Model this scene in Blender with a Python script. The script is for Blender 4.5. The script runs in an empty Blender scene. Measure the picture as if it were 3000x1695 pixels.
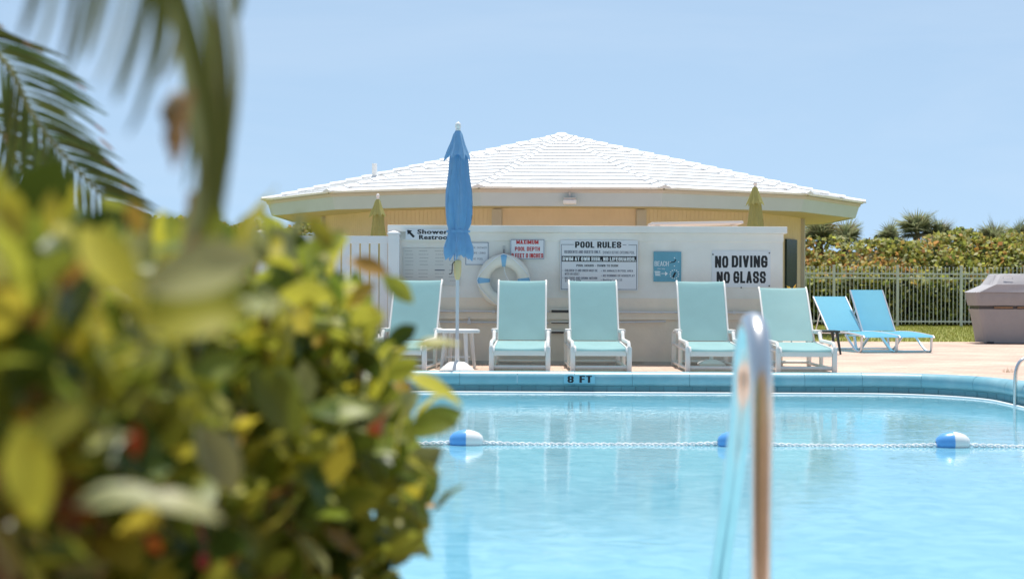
import bpy, bmesh, math, random
from mathutils import Vector, Matrix, Euler, noise as mnoise
from math import sin, cos, pi, radians, atan, sqrt

# ------------------------------------------------------------------ camera, sky, sun, exposure
scene = bpy.context.scene
col = scene.collection
LENS = 58.0
F = LENS / 36.0 * 3000.0          # focal length in pixels of the 3000 px photograph
CAMZ = 0.9                        # camera height above the pool deck (deck is z = 0)
ROLL = 0.0045
cam_d = bpy.data.cameras.new('camera'); cam = bpy.data.objects.new('camera', cam_d); col.objects.link(cam)
cam.location = (0, 0, CAMZ)
cam.rotation_mode = 'QUATERNION'
cam.rotation_quaternion = (Matrix.Rotation(pi/2, 3, 'X') @ Matrix.Rotation(atan(ROLL), 3, 'Z')).to_quaternion()
cam_d.lens = LENS; cam_d.sensor_width = 36.0
cam_d.clip_start = 0.05; cam_d.clip_end = 3000
cam_d.dof.use_dof = True; cam_d.dof.focus_distance = 19.6; cam_d.dof.aperture_fstop = 2.9
scene.camera = cam

SUN_EL, SUN_AZ = radians(74), radians(8)     # azimuth from +Y towards +X: sun stands behind the wall, a little right
world = bpy.data.worlds.new('World'); scene.world = world; world.use_nodes = True
nt = world.node_tree; bg = nt.nodes['Background']
sky = nt.nodes.new('ShaderNodeTexSky'); sky.sky_type = 'NISHITA'; sky.sun_disc = False
sky.sun_elevation = SUN_EL; sky.sun_rotation = SUN_AZ
sky.air_density = 1.0; sky.dust_density = 0.4; sky.ozone_density = 1.8; sky.altitude = 0
# the whole dome is compressed upwards so that the low sky keeps the even summer blue of the photograph
wt = nt.nodes.new('ShaderNodeTexCoord'); wm = nt.nodes.new('ShaderNodeMapping'); wm.vector_type = 'POINT'
wm.inputs['Scale'].default_value = (1, 1, .8); wm.inputs['Location'].default_value = (0, 0, .25)
nt.links.new(wt.outputs['Generated'], wm.inputs[0]); nt.links.new(wm.outputs[0], sky.inputs[0])
sh_ = nt.nodes.new('ShaderNodeHueSaturation'); sh_.inputs['Saturation'].default_value = .80; sh_.inputs['Hue'].default_value = .484; nt.links.new(sky.outputs[0], sh_.inputs['Color'])
# a few very thin high clouds
cn_ = nt.nodes.new('ShaderNodeTexNoise'); cn_.inputs['Scale'].default_value = 2.2; cn_.inputs['Detail'].default_value = 8; cn_.inputs['Roughness'].default_value = .62; cn_.inputs['Distortion'].default_value = .5
cm_ = nt.nodes.new('ShaderNodeMapping'); cm_.inputs['Scale'].default_value = (1, 1, 5); ct_ = nt.nodes.new('ShaderNodeTexCoord')
nt.links.new(ct_.outputs['Generated'], cm_.inputs[0]); nt.links.new(cm_.outputs[0], cn_.inputs['Vector'])
cr_ = nt.nodes.new('ShaderNodeMapRange'); cr_.inputs['From Min'].default_value = .48; cr_.inputs['From Max'].default_value = .85; cr_.inputs['To Max'].default_value = .14
nt.links.new(cn_.outputs['Fac'], cr_.inputs['Value'])
cx_ = nt.nodes.new('ShaderNodeMix'); cx_.data_type = 'RGBA'; cx_.inputs['B'].default_value = (6.2, 6.4, 6.8, 1)
nt.links.new(cr_.outputs[0], cx_.inputs['Factor']); nt.links.new(sh_.outputs[0], cx_.inputs['A'])
nt.links.new(cx_.outputs['Result'], bg.inputs[0]); bg.inputs[1].default_value = 0.116
sd = bpy.data.lights.new('sun', 'SUN'); sd.energy = 3.6; sd.angle = radians(0.53); sd.color = (1.0, 0.95, 0.87)
sun = bpy.data.objects.new('sun', sd); col.objects.link(sun)
sun.rotation_mode = 'QUATERNION'
sun.rotation_quaternion = Vector((sin(SUN_AZ)*cos(SUN_EL), cos(SUN_AZ)*cos(SUN_EL), sin(SUN_EL))).to_track_quat('Z', 'Y')
sun.location = (10, 30, 40)
scene.view_settings.view_transform = 'Standard'; scene.view_settings.look = 'None'
scene.view_settings.exposure = 0.52; scene.view_settings.gamma = 1.0
scene.view_settings.use_curve_mapping = False
scene.render.engine = 'CYCLES'

# ------------------------------------------------------------------ helpers
R = random.Random(7)
def yh(px): return 847.5 + (px - 1500) * ROLL
def W(px, py, s):
    """world point for something measured in the photograph that stands at scale s (pixels per metre)"""
    return Vector(((px - 1500) / s, F / s, CAMZ - (py - yh(px)) / s))

def tag(o, label=None, cat=None, group=None, kind=None):
    if label: o['label'] = label
    if cat: o['category'] = cat
    if group: o['group'] = group
    if kind: o['kind'] = kind
    return o
def thing(name, loc, label, cat, rz=0, group=None, kind=None):
    o = bpy.data.objects.new(name, None); col.objects.link(o); o.empty_display_size = .1
    o.location = loc; o.rotation_euler = (0, 0, rz)
    return tag(o, label, cat, group, kind)
def mesh_obj(name, me, parent=None, loc=(0, 0, 0), rot=None):
    o = bpy.data.objects.new(name, me); col.objects.link(o); o.location = loc
    if rot is not None: o.rotation_euler = rot
    if parent: o.parent = parent
    return o
def copy_tree(o, parent=None):
    c = o.copy(); col.objects.link(c)
    if parent: c.parent = parent
    for ch in list(o.children): copy_tree(ch, c)
    return c

class MB:
    def __init__(s): s.v = []; s.f = []
    def add(s, vs, fs, m=None):
        b = len(s.v)
        for v in vs:
            v = Vector(v); s.v.append(m @ v if m else v)
        s.f += [tuple(i + b for i in f) for f in fs]; return s
    def box(s, c, size, m=None, bev=0.0):
        x, y, z = [a/2 for a in size]; c = Vector(c)
        if bev <= 0:
            vs = [c + Vector((sx*x, sy*y, sz*z)) for sx in (-1, 1) for sy in (-1, 1) for sz in (-1, 1)]
            fs = [(0,1,3,2),(4,6,7,5),(0,4,5,1),(2,3,7,6),(0,2,6,4),(1,5,7,3)]
            return s.add(vs, fs, m)
        bm = bmesh.new(); bmesh.ops.create_cube(bm, size=1)
        for v in bm.verts: v.co = Vector((v.co.x*size[0], v.co.y*size[1], v.co.z*size[2])) + c
        bmesh.ops.bevel(bm, geom=bm.edges[:], offset=bev, segments=2, affect='EDGES', profile=.6)
        bm.verts.index_update()
        s.add([v.co.copy() for v in bm.verts], [[v.index for v in f.verts] for f in bm.faces], m); bm.free(); return s
    def tube(s, pts, r, n=10, closed=False, cap=True, m=None, flat=1.0):
        pts = [Vector(p) for p in pts]; k = len(pts)
        rs = r if isinstance(r, (list, tuple)) else [r]*k
        vs = []; up = None
        for i, p in enumerate(pts):
            if closed: t = pts[(i+1) % k] - pts[i-1]
            else: t = pts[min(i+1, k-1)] - pts[max(i-1, 0)]
            t.normalize()
            if up is None:
                up = Vector((0, 0, 1)) if abs(t.z) < .9 else Vector((0, 1, 0))
            a = t.cross(up).normalized(); b = a.cross(t).normalized(); up = b
            for j in range(n):
                q = 2*pi*j/n
                vs.append(p + a*cos(q)*rs[i] + b*sin(q)*rs[i]*flat)
        fs = []
        for i in range(k if closed else k-1):
            for j in range(n):
                i2 = (i+1) % k
                fs.append((i*n+j, i*n+(j+1) % n, i2*n+(j+1) % n, i2*n+j))
        if cap and not closed:
            fs.append(tuple(range(n))[::-1]); fs.append(tuple((k-1)*n+j for j in range(n)))
        return s.add(vs, fs, m)
    def lathe(s, prof, n=24, m=None, mod=None):
        vs = []; fs = []; k = len(prof)
        for i, (r, z) in enumerate(prof):
            for j in range(n):
                a = 2*pi*j/n; rr, zz = (r, z) if mod is None else mod(i, a, r, z)
                vs.append((rr*cos(a), rr*sin(a), zz))
        for i in range(k-1):
            for j in range(n):
                fs.append((i*n+j, i*n+(j+1) % n, (i+1)*n+(j+1) % n, (i+1)*n+j))
        return s.add(vs, fs, m)
    def mesh(s, name, mat, smooth=None):
        me = bpy.data.meshes.new(name); me.from_pydata([tuple(v) for v in s.v], [], s.f); me.update()
        if mat: me.materials.append(mat)
        if smooth is not None:
            me.shade_smooth()
            try: me.set_sharp_from_angle(angle=radians(smooth))
            except Exception: pass
        return me
    def build(s, name, mat, parent=None, smooth=35, loc=(0, 0, 0), rot=None):
        return mesh_obj(name, s.mesh(name, mat, smooth), parent, loc, rot)

def fillet(pts, r, n=5):
    """round the corners of a polyline"""
    pts = [Vector(p) for p in pts]; out = [pts[0]]
    for i in range(1, len(pts)-1):
        a, b, c = pts[i-1], pts[i], pts[i+1]
        rr = min(r, (a-b).length*.45, (c-b).length*.45)
        p0 = b + (a-b).normalized()*rr; p1 = b + (c-b).normalized()*rr
        for k in range(n+1):
            t = k/n; out.append(p0*(1-t)**2 + b*2*t*(1-t) + p1*t*t)
    out.append(pts[-1]); return out
def spline(pts, n=6):
    pts = [Vector(p) for p in pts]; out = []
    for i in range(len(pts)-1):
        p0 = pts[max(i-1, 0)]; p1 = pts[i]; p2 = pts[i+1]; p3 = pts[min(i+2, len(pts)-1)]
        for k in range(n):
            t = k/n
            out.append(.5*((2*p1) + (p2-p0)*t + (2*p0-5*p1+4*p2-p3)*t*t + (3*p1-p0-3*p2+p3)*t**3))
    out.append(pts[-1]); return out

# ------------------------------------------------------------------ materials
def M(name, c, rough=.6, var=.08, vs=6.0, bump=0.0, bs=40.0, metal=0.0, trans=0.0, rnd=0.0, coat=0.0, stretch=None, c2=None, c2t=(.45, .62), spec=.5, hue=0.0):
    m = bpy.data.materials.new(name); m.use_nodes = True; n = m.node_tree.nodes; l = m.node_tree.links
    p = n['Principled BSDF']; out = n['Material Output']
    p.inputs['Roughness'].default_value = rough; p.inputs['Metallic'].default_value = metal
    p.inputs['Specular IOR Level'].default_value = spec
    if coat: p.inputs['Coat Weight'].default_value = coat; p.inputs['Coat Roughness'].default_value = .1
    tc = n.new('ShaderNodeTexCoord'); mp = n.new('ShaderNodeMapping'); l.new(tc.outputs['Object'], mp.inputs[0])
    if stretch: mp.inputs['Scale'].default_value = stretch
    nz = n.new('ShaderNodeTexNoise'); nz.inputs['Scale'].default_value = vs; nz.inputs['Detail'].default_value = 6
    nz.inputs['Roughness'].default_value = .6
    l.new(mp.outputs[0], nz.inputs['Vector'])
    hs = n.new('ShaderNodeHueSaturation'); hs.inputs['Color'].default_value = (*c, 1)
    mr = n.new('ShaderNodeMapRange'); mr.inputs['From Min'].default_value = .25; mr.inputs['From Max'].default_value = .75
    mr.inputs['To Min'].default_value = 1-var; mr.inputs['To Max'].default_value = 1+var
    l.new(nz.outputs['Fac'], mr.inputs['Value'])
    if c2 is not None:
        mx = n.new('ShaderNodeMix'); mx.data_type = 'RGBA'; mx.inputs['A'].default_value = (*c, 1); mx.inputs['B'].default_value = (*c2, 1)
        n2 = n.new('ShaderNodeTexNoise'); n2.inputs['Scale'].default_value = vs*.45; n2.inputs['Detail'].default_value = 5
        l.new(mp.outputs[0], n2.inputs['Vector'])
        m2 = n.new('ShaderNodeMapRange'); m2.inputs['From Min'].default_value = c2t[0]; m2.inputs['From Max'].default_value = c2t[1]
        l.new(n2.outputs['Fac'], m2.inputs['Value']); l.new(m2.outputs[0], mx.inputs['Factor'])
        l.new(mx.outputs['Result'], hs.inputs['Color'])
    if rnd:
        oi = n.new('ShaderNodeObjectInfo'); ge = n.new('ShaderNodeNewGeometry')
        ad = n.new('ShaderNodeMath'); ad.operation = 'ADD'; l.new(oi.outputs['Random'], ad.inputs[0]); l.new(ge.outputs['Random Per Island'], ad.inputs[1])
        fr = n.new('ShaderNodeMath'); fr.operation = 'FRACT'; l.new(ad.outputs[0], fr.inputs[0])
        r2 = n.new('ShaderNodeMapRange'); r2.inputs['To Min'].default_value = 1-rnd; r2.inputs['To Max'].default_value = 1+rnd
        l.new(fr.outputs[0], r2.inputs['Value'])
        mu = n.new('ShaderNodeMath'); mu.operation = 'MULTIPLY'; l.new(mr.outputs[0], mu.inputs[0]); l.new(r2.outputs[0], mu.inputs[1])
        l.new(mu.outputs[0], hs.inputs['Value'])
        if hue:
            fm = n.new('ShaderNodeMath'); fm.operation = 'MULTIPLY'; fm.inputs[1].default_value = 7.31; l.new(fr.outputs[0], fm.inputs[0])
            f2 = n.new('ShaderNodeMath'); f2.operation = 'FRACT'; l.new(fm.outputs[0], f2.inputs[0])
            r3 = n.new('ShaderNodeMapRange'); r3.inputs['To Min'].default_value = .5-hue; r3.inputs['To Max'].default_value = .5+hue
            l.new(f2.outputs[0], r3.inputs['Value']); l.new(r3.outputs[0], hs.inputs['Hue'])
    else: l.new(mr.outputs[0], hs.inputs['Value'])
    l.new(hs.outputs[0], p.inputs['Base Color'])
    if bump:
        nb = n.new('ShaderNodeTexNoise'); nb.inputs['Scale'].default_value = bs; nb.inputs['Detail'].default_value = 4
        l.new(mp.outputs[0], nb.inputs['Vector'])
        bp = n.new('ShaderNodeBump'); bp.inputs['Strength'].default_value = 1; bp.inputs['Distance'].default_value = bump
        l.new(nb.outputs['Fac'], bp.inputs['Height']); l.new(bp.outputs[0], p.inputs['Normal'])
    if trans:
        tr = n.new('ShaderNodeBsdfTranslucent'); l.new(hs.outputs[0], tr.inputs[0])
        ms = n.new('ShaderNodeMixShader'); ms.inputs[0].default_value = trans
        l.new(p.outputs[0], ms.inputs[1]); l.new(tr.outputs[0], ms.inputs[2]); l.new(ms.outputs[0], out.inputs[0])
    return m

mat = {}
mat['roof'] = M('white_roof_paint', (.86, .86, .85), .55, .03, 3, .002, 30)
mat['fascia'] = M('fascia_paint', (.54, .64, .72), .6, .04, 2, .001, 30)
mat['gutter'] = M('eave_paint', (.62, .57, .53), .6, .06, 3)
mat['soffit'] = M('soffit_paint', (.72, .60, .42), .7, .04, 2)
mat['bwall'] = M('ochre_siding', (.78, .66, .51), .75, .05, 2, .001, 20)
mat['pilaster'] = M('grey_trim', (.55, .53, .50), .6, .04, 3)
mat['plaster'] = M('white_plaster', (.84, .82, .78), .8, .05, 2.2, .004, 14, c2=(.74, .70, .63))
mat['plaster_low'] = M('lower_plaster', (.88, .77, .64), .8, .06, 2.2, .004, 14, c2=(.78, .69, .60))  # lower band and ledge, a warmer tone than the upper wall
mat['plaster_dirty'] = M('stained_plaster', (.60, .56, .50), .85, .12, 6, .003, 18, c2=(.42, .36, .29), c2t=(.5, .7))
mat['vinyl'] = M('white_vinyl', (.78, .79, .80), .4, .03, 4)
mat['pvc'] = M('white_pvc', (.80, .79, .76), .35, .04, 5)
mat['teal'] = M('teal_sling_fabric', (.35, .61, .63), .75, .05, 3, .0006, 500, trans=.35, stretch=(1, 1, 1))
mat['sky_sling'] = M('blue_sling_fabric', (.22, .68, .95), .7, .03, 3, trans=.55)
mat['alu'] = M('aluminium', (.75, .76, .77), .35, .05, 8, metal=.6)
mat['umb_blue'] = M('blue_canvas', (.27, .50, .74), .8, .06, 9, .001, 60, trans=.35)
mat['umb_green'] = M('green_canvas', (.50, .50, .20), .8, .08, 9, .001, 60, trans=.35)
mat['white_plastic'] = M('white_plastic', (.84, .84, .83), .35, .02, 6)
mat['white_paint'] = M('white_painted_pole', (.66, .66, .68), .4, .04, 6)
mat['tan'] = M('tan_plastic', (.72, .55, .28), .5, .06, 8)
mat['dark'] = M('dark_metal', (.05, .05, .055), .4, .1, 8)
mat['black'] = M('black_paint', (.012, .014, .02), .5, .05, 8)
mat['grey_ink'] = M('grey_ink', (.16, .17, .22), .6, .05, 8)
mat['pale_ink'] = M('pale_ink', (.38, .38, .38), .6, .05, 8)
mat['red'] = M('red_paint', (.55, .03, .03), .5, .05, 8)
mat['sign_white'] = M('sign_white', (.74, .76, .80), .45, .03, 3)
mat['sign_cream'] = M('sign_cream', (.66, .65, .62), .45, .04, 3)
mat['sign_teal'] = M('sign_teal', (.13, .36, .48), .5, .12, 14, stretch=(1, 1, .2))
mat['white_ink'] = M('white_ink', (.80, .84, .86), .5, .03, 8)
mat['ring'] = M('buoy_cream', (.80, .77, .68), .45, .06, 4)
mat['ring_blue'] = M('buoy_blue_band', (.22, .48, .72), .5, .06, 6)
mat['rope'] = M('white_rope', (.82, .84, .86), .7, .08, 60)
mat['float_blue'] = M('float_blue', (.12, .38, .80), .3, .05, 8)
mat['steel'] = M('stainless_steel', (.80, .79, .77), .27, .06, 10, .0003, 90, metal=1.0)
mat['fence'] = M('fence_paint', (.62, .66, .68), .45, .05, 4)
mat['cover'] = M('grill_cover_fabric', (.31, .30, .31), .75, .07, 4, .006, 7)
mat['cover2'] = M('grill_cover_top', (.42, .41, .43), .7, .06, 4, .006, 7)
mat['wood'] = M('brown_wood', (.25, .15, .08), .6, .2, 12)
mat['green_plastic'] = M('dark_green_plastic', (.02, .045, .045), .4, .08, 8)
mat['screen'] = M('dark_green_door', (.012, .035, .04), .25, .3, 8)
mat['coping'] = M('blue_coping_paint', (.20, .44, .52), .35, .07, 5, .001, 40, c2=(.28, .50, .57))
mat['coping_top'] = mat['coping']
mat['tile'] = M('waterline_tile', (.13, .38, .47), .3, .08, 4, rnd=.10)
mat['grout'] = M('pool_plaster', (.10, .26, .34), .7, .15, 8)
mat['lip'] = M('white_waterline_bead', (.85, .88, .88), .4, .03, 5)
mat['bark'] = M('twig_bark', (.30, .20, .14), .8, .2, 30, .002, 60)
mat['rachis'] = M('palm_rachis', (.26, .28, .10), .5, .12, 12)

def leafmat(name, c, trans=.35, rough=.42, rnd=.25, hue=.015, var=.12, vs=12):
    return M(name, c, rough, var, vs, trans=trans, rnd=rnd, hue=hue, spec=.4)
L_green = leafmat('leaf_green', (.23, .29, .04), .45)
L_dark = leafmat('leaf_dark_green', (.07, .115, .02), .28)
L_yellow = leafmat('leaf_yellow_green', (.60, .56, .06), .5)
L_lime = leafmat('leaf_lime', (.44, .46, .06), .5)
L_pale = leafmat('leaf_pale', (.40, .42, .18), .35, .42)
L_orange = leafmat('leaf_orange', (.52, .32, .06), .35)
L_red = leafmat('leaf_red', (.42, .07, .02), .2)
L_palm = leafmat('palm_leaflet_green', (.13, .16, .04), .35, .45, .25, .02)
L_palmtip = leafmat('palm_leaflet_dry', (.42, .26, .14), .3, .6, .2, .02)
L_palmpale = leafmat('palm_blade_pale', (.30, .33, .16), .35, .4, .15, .02)
H_leaf = [leafmat('dune_leaf_olive', (.50, .48, .11), .5, .7, .35, .03), leafmat('dune_leaf_green', (.30, .34, .08), .5, .7, .35, .03),
          leafmat('dune_leaf_orange', (.66, .40, .13), .45, .7, .3, .03), leafmat('dune_leaf_pale', (.56, .56, .28), .4, .7, .3, .03),
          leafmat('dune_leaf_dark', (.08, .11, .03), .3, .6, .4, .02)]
L_fan = leafmat('fan_palm_leaf', (.34, .36, .19), .35, .45, .4, .03)
L_fandry = leafmat('fan_palm_dry', (.42, .34, .20), .2, .6, .3, .02)

# pavers: brick pattern in colour and relief (joints are far below a pixel apart in the depth direction)
def paver_mat():
    m = bpy.data.materials.new('pink_pavers'); m.use_nodes = True; n = m.node_tree.nodes; l = m.node_tree.links
    p = n['Principled BSDF']; p.inputs['Roughness'].default_value = .85
    tc = n.new('ShaderNodeTexCoord'); br = n.new('ShaderNodeTexBrick')
    l.new(tc.outputs['Object'], br.inputs['Vector'])
    br.inputs['Scale'].default_value = 1; br.inputs['Brick Width'].default_value = .23; br.inputs['Row Height'].default_value = .115
    br.inputs['Mortar Size'].default_value = .006; br.inputs['Bias'].default_value = 0
    br.inputs['Color1'].default_value = (.62, .41, .32, 1); br.inputs['Color2'].default_value = (.71, .52, .41, 1); br.inputs['Mortar'].default_value = (.46, .38, .30, 1)
    nz = n.new('ShaderNodeTexNoise'); nz.inputs['Scale'].default_value = .9; nz.inputs['Detail'].default_value = 8; l.new(tc.outputs['Object'], nz.inputs['Vector'])
    mr = n.new('ShaderNodeMapRange'); mr.inputs['From Min'].default_value = .3; mr.inputs['From Max'].default_value = .7; mr.inputs['To Min'].default_value = .78; mr.inputs['To Max'].default_value = 1.15
    l.new(nz.outputs['Fac'], mr.inputs['Value'])
    hs = n.new('ShaderNodeHueSaturation'); l.new(br.outputs['Color'], hs.inputs['Color']); l.new(mr.outputs[0], hs.inputs['Value']); l.new(hs.outputs[0], p.inputs['Base Color'])
    b = n.new('ShaderNodeBump'); b.invert = True; b.inputs['Distance'].default_value = .004; l.new(br.outputs['Fac'], b.inputs['Height']); l.new(b.outputs[0], p.inputs['Normal'])
    return m
def water_mat():
    m = bpy.data.materials.new('pool_water'); m.use_nodes = True; n = m.node_tree.nodes; l = m.node_tree.links
    n.remove(n['Principled BSDF']); out = n['Material Output']
    tc = n.new('ShaderNodeTexCoord')
    h = None
    for sc, amp, st in ((1.3, .008, (1, 1.3, 1)), (5.0, .0046, (1, 1.6, 1)), (15, .0028, (1, 1.5, 1))):
        mp = n.new('ShaderNodeMapping'); mp.inputs['Scale'].default_value = st; l.new(tc.outputs['Object'], mp.inputs[0])
        nz = n.new('ShaderNodeTexNoise'); nz.inputs['Scale'].default_value = sc; nz.inputs['Detail'].default_value = 2; nz.inputs['Distortion'].default_value = .6
        l.new(mp.outputs[0], nz.inputs['Vector'])
        mu = n.new('ShaderNodeMath'); mu.operation = 'MULTIPLY'; mu.inputs[1].default_value = amp; l.new(nz.outputs['Fac'], mu.inputs[0])
        if h is None: h = mu
        else:
            ad = n.new('ShaderNodeMath'); l.new(h.outputs[0], ad.inputs[0]); l.new(mu.outputs[0], ad.inputs[1]); h = ad
    bp = n.new('ShaderNodeBump'); bp.inputs['Strength'].default_value = 1.0; bp.inputs['Distance'].default_value = .26
    l.new(h.outputs[0], bp.inputs['Height'])
    # the body of the water over pale plaster: caustic-like light mottled into the colour
    nz = n.new('ShaderNodeTexNoise'); nz.inputs['Scale'].default_value = 5; nz.inputs['Detail'].default_value = 5; nz.inputs['Distortion'].default_value = 1.2
    l.new(tc.outputs['Object'], nz.inputs['Vector'])
    cr = n.new('ShaderNodeValToRGB'); l.new(nz.outputs['Fac'], cr.inputs[0])
    cr.color_ramp.elements[0].position = .3; cr.color_ramp.elements[0].color = (.15, .41, .52, 1)
    cr.color_ramp.elements[1].position = .72; cr.color_ramp.elements[1].color = (.25, .54, .65, 1)
    df = n.new('ShaderNodeBsdfDiffuse'); l.new(cr.outputs[0], df.inputs[0])
    gl = n.new('ShaderNodeBsdfGlossy'); gl.inputs['Roughness'].default_value = .03; gl.inputs[0].default_value = (.95, .98, 1, 1)
    l.new(bp.outputs[0], gl.inputs['Normal'])
    fr = n.new('ShaderNodeFresnel'); fr.inputs[0].default_value = 1.33; l.new(bp.outputs[0], fr.inputs['Normal'])
    ms = n.new('ShaderNodeMixShader'); l.new(fr.outputs[0], ms.inputs[0]); l.new(df.outputs[0], ms.inputs[1]); l.new(gl.outputs[0], ms.inputs[2]); l.new(ms.outputs[0], out.inputs[0])
    return m

# ------------------------------------------------------------------ the pool and the ground
WZ = -0.20                       # water level
def pool_loop(off=0.0, n=14):
    x0, x1, y0, y1, r = -8.0, 4.9, 4.3, 17.6, 1.2
    pts = []
    for cx, cy, a0 in ((x1-r, y1-r, 0), (x0+r, y1-r, 90), (x0+r, y0+r, 180), (x1-r, y0+r, 270)):
        for k in range(n+1):
            a = radians(a0 + 90*k/n); pts.append(Vector((cx + (r+off)*cos(a), cy + (r+off)*sin(a), 0)))
    return pts
def ring_sheet(inner, rect, z, name, m):
    x0, x1, y0, y1 = rect; cx, cy = -1.5, 11.0
    out = []
    for p in inner:
        dx, dy = p.x-cx, p.y-cy
        t = min((x1-cx)/dx if dx > 0 else 1e9, (x0-cx)/dx if dx < 0 else 1e9, (y1-cy)/dy if dy > 0 else 1e9, (y0-cy)/dy if dy < 0 else 1e9)
        out.append(Vector((cx+dx*t, cy+dy*t, z)))
    for c in ((x0, y0), (x0, y1), (x1, y0), (x1, y1)):
        i = min(range(len(out)), key=lambda i: (out[i].xy - Vector(c)).length); out[i] = Vector((*c, z))
    b = MB(); n = len(inner)
    b.add([Vector((p.x, p.y, z)) for p in inner] + out, [(i, i+n, (i+1) % n + n, (i+1) % n) for i in range(n)])
    o = b.build(name, m, smooth=None); tag(o, kind='structure')
    bm = bmesh.new(); bm.from_mesh(o.data); bmesh.ops.recalc_face_normals(bm, faces=bm.faces)
    if sum(f.normal.z for f in bm.faces) < 0: bmesh.ops.reverse_faces(bm, faces=bm.faces)
    bm.to_mesh(o.data); bm.free()
    return o
grass_m = M('lawn', (.30, .31, .07), .9, .3, 3, .01, 40, c2=(.28, .27, .08))
ring_sheet(pool_loop(.5), (-900, 900, -400, 2500), -0.035, 'ground', grass_m)
ring_sheet(pool_loop(.28), (-30, 25, -8, F/164), 0.0, 'pool_deck', paver_mat())

mulch = MB().add([(-9, -5, .006), (9, -5, .006), (9, 3.45, .006), (-9, 3.45, .006)], [(0, 1, 2, 3)])
tag(mulch.build('planting_bed', M('bark_mulch', (.17, .085, .035), .95, .35, 14, .03, 40), smooth=None), kind='structure')
loop = pool_loop(0)
b = MB(); b.add([Vector((p.x, p.y, WZ)) for p in loop], [tuple(range(len(loop)))])
tag(b.build('pool_water', water_mat(), smooth=None), kind='structure')
# basin: the wall under the coping down to a floor
b = MB(); n = len(loop); lw = pool_loop(.065)
b.add([Vector((p.x, p.y, -.10)) for p in lw] + [Vector((p.x, p.y, -2.3)) for p in lw],
      [(i, (i+1) % n, (i+1) % n+n, i+n) for i in range(n)] + [tuple(range(n, 2*n))])
basin = b.build('pool_basin', mat['grout'], smooth=None); tag(basin, kind='structure')
# even points along the loop by arc length
def walk(pts, step):
    P = pts + [pts[0]]; out = []; acc = 0; nxt = 0
    for i in range(len(P)-1):
        seg = (P[i+1]-P[i]).length
        while nxt <= acc+seg and seg > 0:
            out.append(P[i].lerp(P[i+1], (nxt-acc)/seg)); nxt += step
        acc += seg
    return out, acc
def sample(pts):
    P = pts + [pts[0]]; L = [0]
    for i in range(len(P)-1): L.append(L[-1] + (P[i+1]-P[i]).length)
    def at(s):
        s = s % L[-1]
        for i in range(len(P)-1):
            if s <= L[i+1]:
                seg = L[i+1]-L[i]; t = (s-L[i])/seg if seg else 0
                p = P[i].lerp(P[i+1], t)
                q = P[i].lerp(P[i+1], min(t+.001, 1)) - P[i].lerp(P[i+1], max(t-.001, 0)) if seg else Vector((1, 0, 0))
                q = (P[i+1]-P[i]).normalized(); return p, Vector((q.y, -q.x, 0))     # point, outward normal
        return P[-1].copy(), Vector((1, 0, 0))
    return at, L[-1]
dense = pool_loop(0, 40); at, LEN = sample(dense)
prof = [(.30, .004), (.18, .014), (.09, .027), (.065, .025), (.04, .015), (.02, -.002), (.007, -.024), (0, -.05), (.0, -.075), (.007, -.10), (.022, -.118), (.045, -.128), (.30, -.128)]
nst = int(LEN/.61); st = LEN/nst
for i in range(nst):
    b = MB(); g = .0015; K = 5; vs = []; fs = []; m = len(prof)
    jz = R.uniform(-.0015, .0015); jo = R.uniform(-.002, .002)
    for k in range(K):
        p, nrm = at(i*st + g + (st-2*g)*k/(K-1))
        for (o_, z_) in prof: vs.append(p + nrm*(o_+jo) + Vector((0, 0, z_+jz)))
    for k in range(K-1):
        for j in range(m-1): fs.append((k*m+j, k*m+j+1, (k+1)*m+j+1, (k+1)*m+j))
    fs += [tuple(range(m)), tuple((K-1)*m+j for j in range(m))[::-1]]
    b.add(vs, fs); b.build('coping_stone', mat['coping'], basin, smooth=50)
# waterline tiles (far side and the right bend as single tiles) and a white bead at the water level
ntl = int(LEN/.152); tl = LEN/ntl; rest = MB(); cnt = 0
for i in range(ntl):
    c, _ = at((i+.5)*tl)
    vis = c.y > 12.5 and c.x > -5.5
    b = MB() if vis else rest; g = .003
    p0, n0 = at(i*tl+g); p1, n1 = at((i+1)*tl-g)
    o0, o1 = .058+R.uniform(-.001, .001), .075
    vs = [p0+n0*o0+Vector((0, 0, -.125)), p1+n1*o0+Vector((0, 0, -.125)), p1+n1*o0+Vector((0, 0, -.26)), p0+n0*o0+Vector((0, 0, -.26)),
          p0+n0*o1+Vector((0, 0, -.125)), p1+n1*o1+Vector((0, 0, -.125)), p1+n1*o1+Vector((0, 0, -.26)), p0+n0*o1+Vector((0, 0, -.26))]
    b.add(vs, [(0, 1, 2, 3), (4, 7, 6, 5), (0, 3, 7, 4), (1, 5, 6, 2), (0, 4, 5, 1), (3, 2, 6, 7)])
    if vis: b.build('wall_tile', mat['tile'], basin, smooth=None)
tag(rest.build('wall_tile', mat['tile'], basin, smooth=None), kind='stuff')
b = MB(); pts = [p + Vector((0, 0, WZ+.004)) for p in pool_loop(-.055, 20)]
b.tube(pts, .013, 8, closed=True); b.build('waterline_bead', mat['lip'], basin, smooth=60)

# ------------------------------------------------------------------ the twelve-sided pool house
D = 37.5; RR = 6.68; RW = 5.42; EZ = 2.80; AZ = 4.37; FZ = 2.475
bx = (1643-1500)/F*D
house = thing('pool_house', (bx, D, 0), 'round ochre pool house under a wide white tiled roof, behind the white sign wall', 'building')
def pol(r, a, z): return Vector((r*sin(a), -r*cos(a), z))      # a = 0 faces the camera
NS = 12
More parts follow.
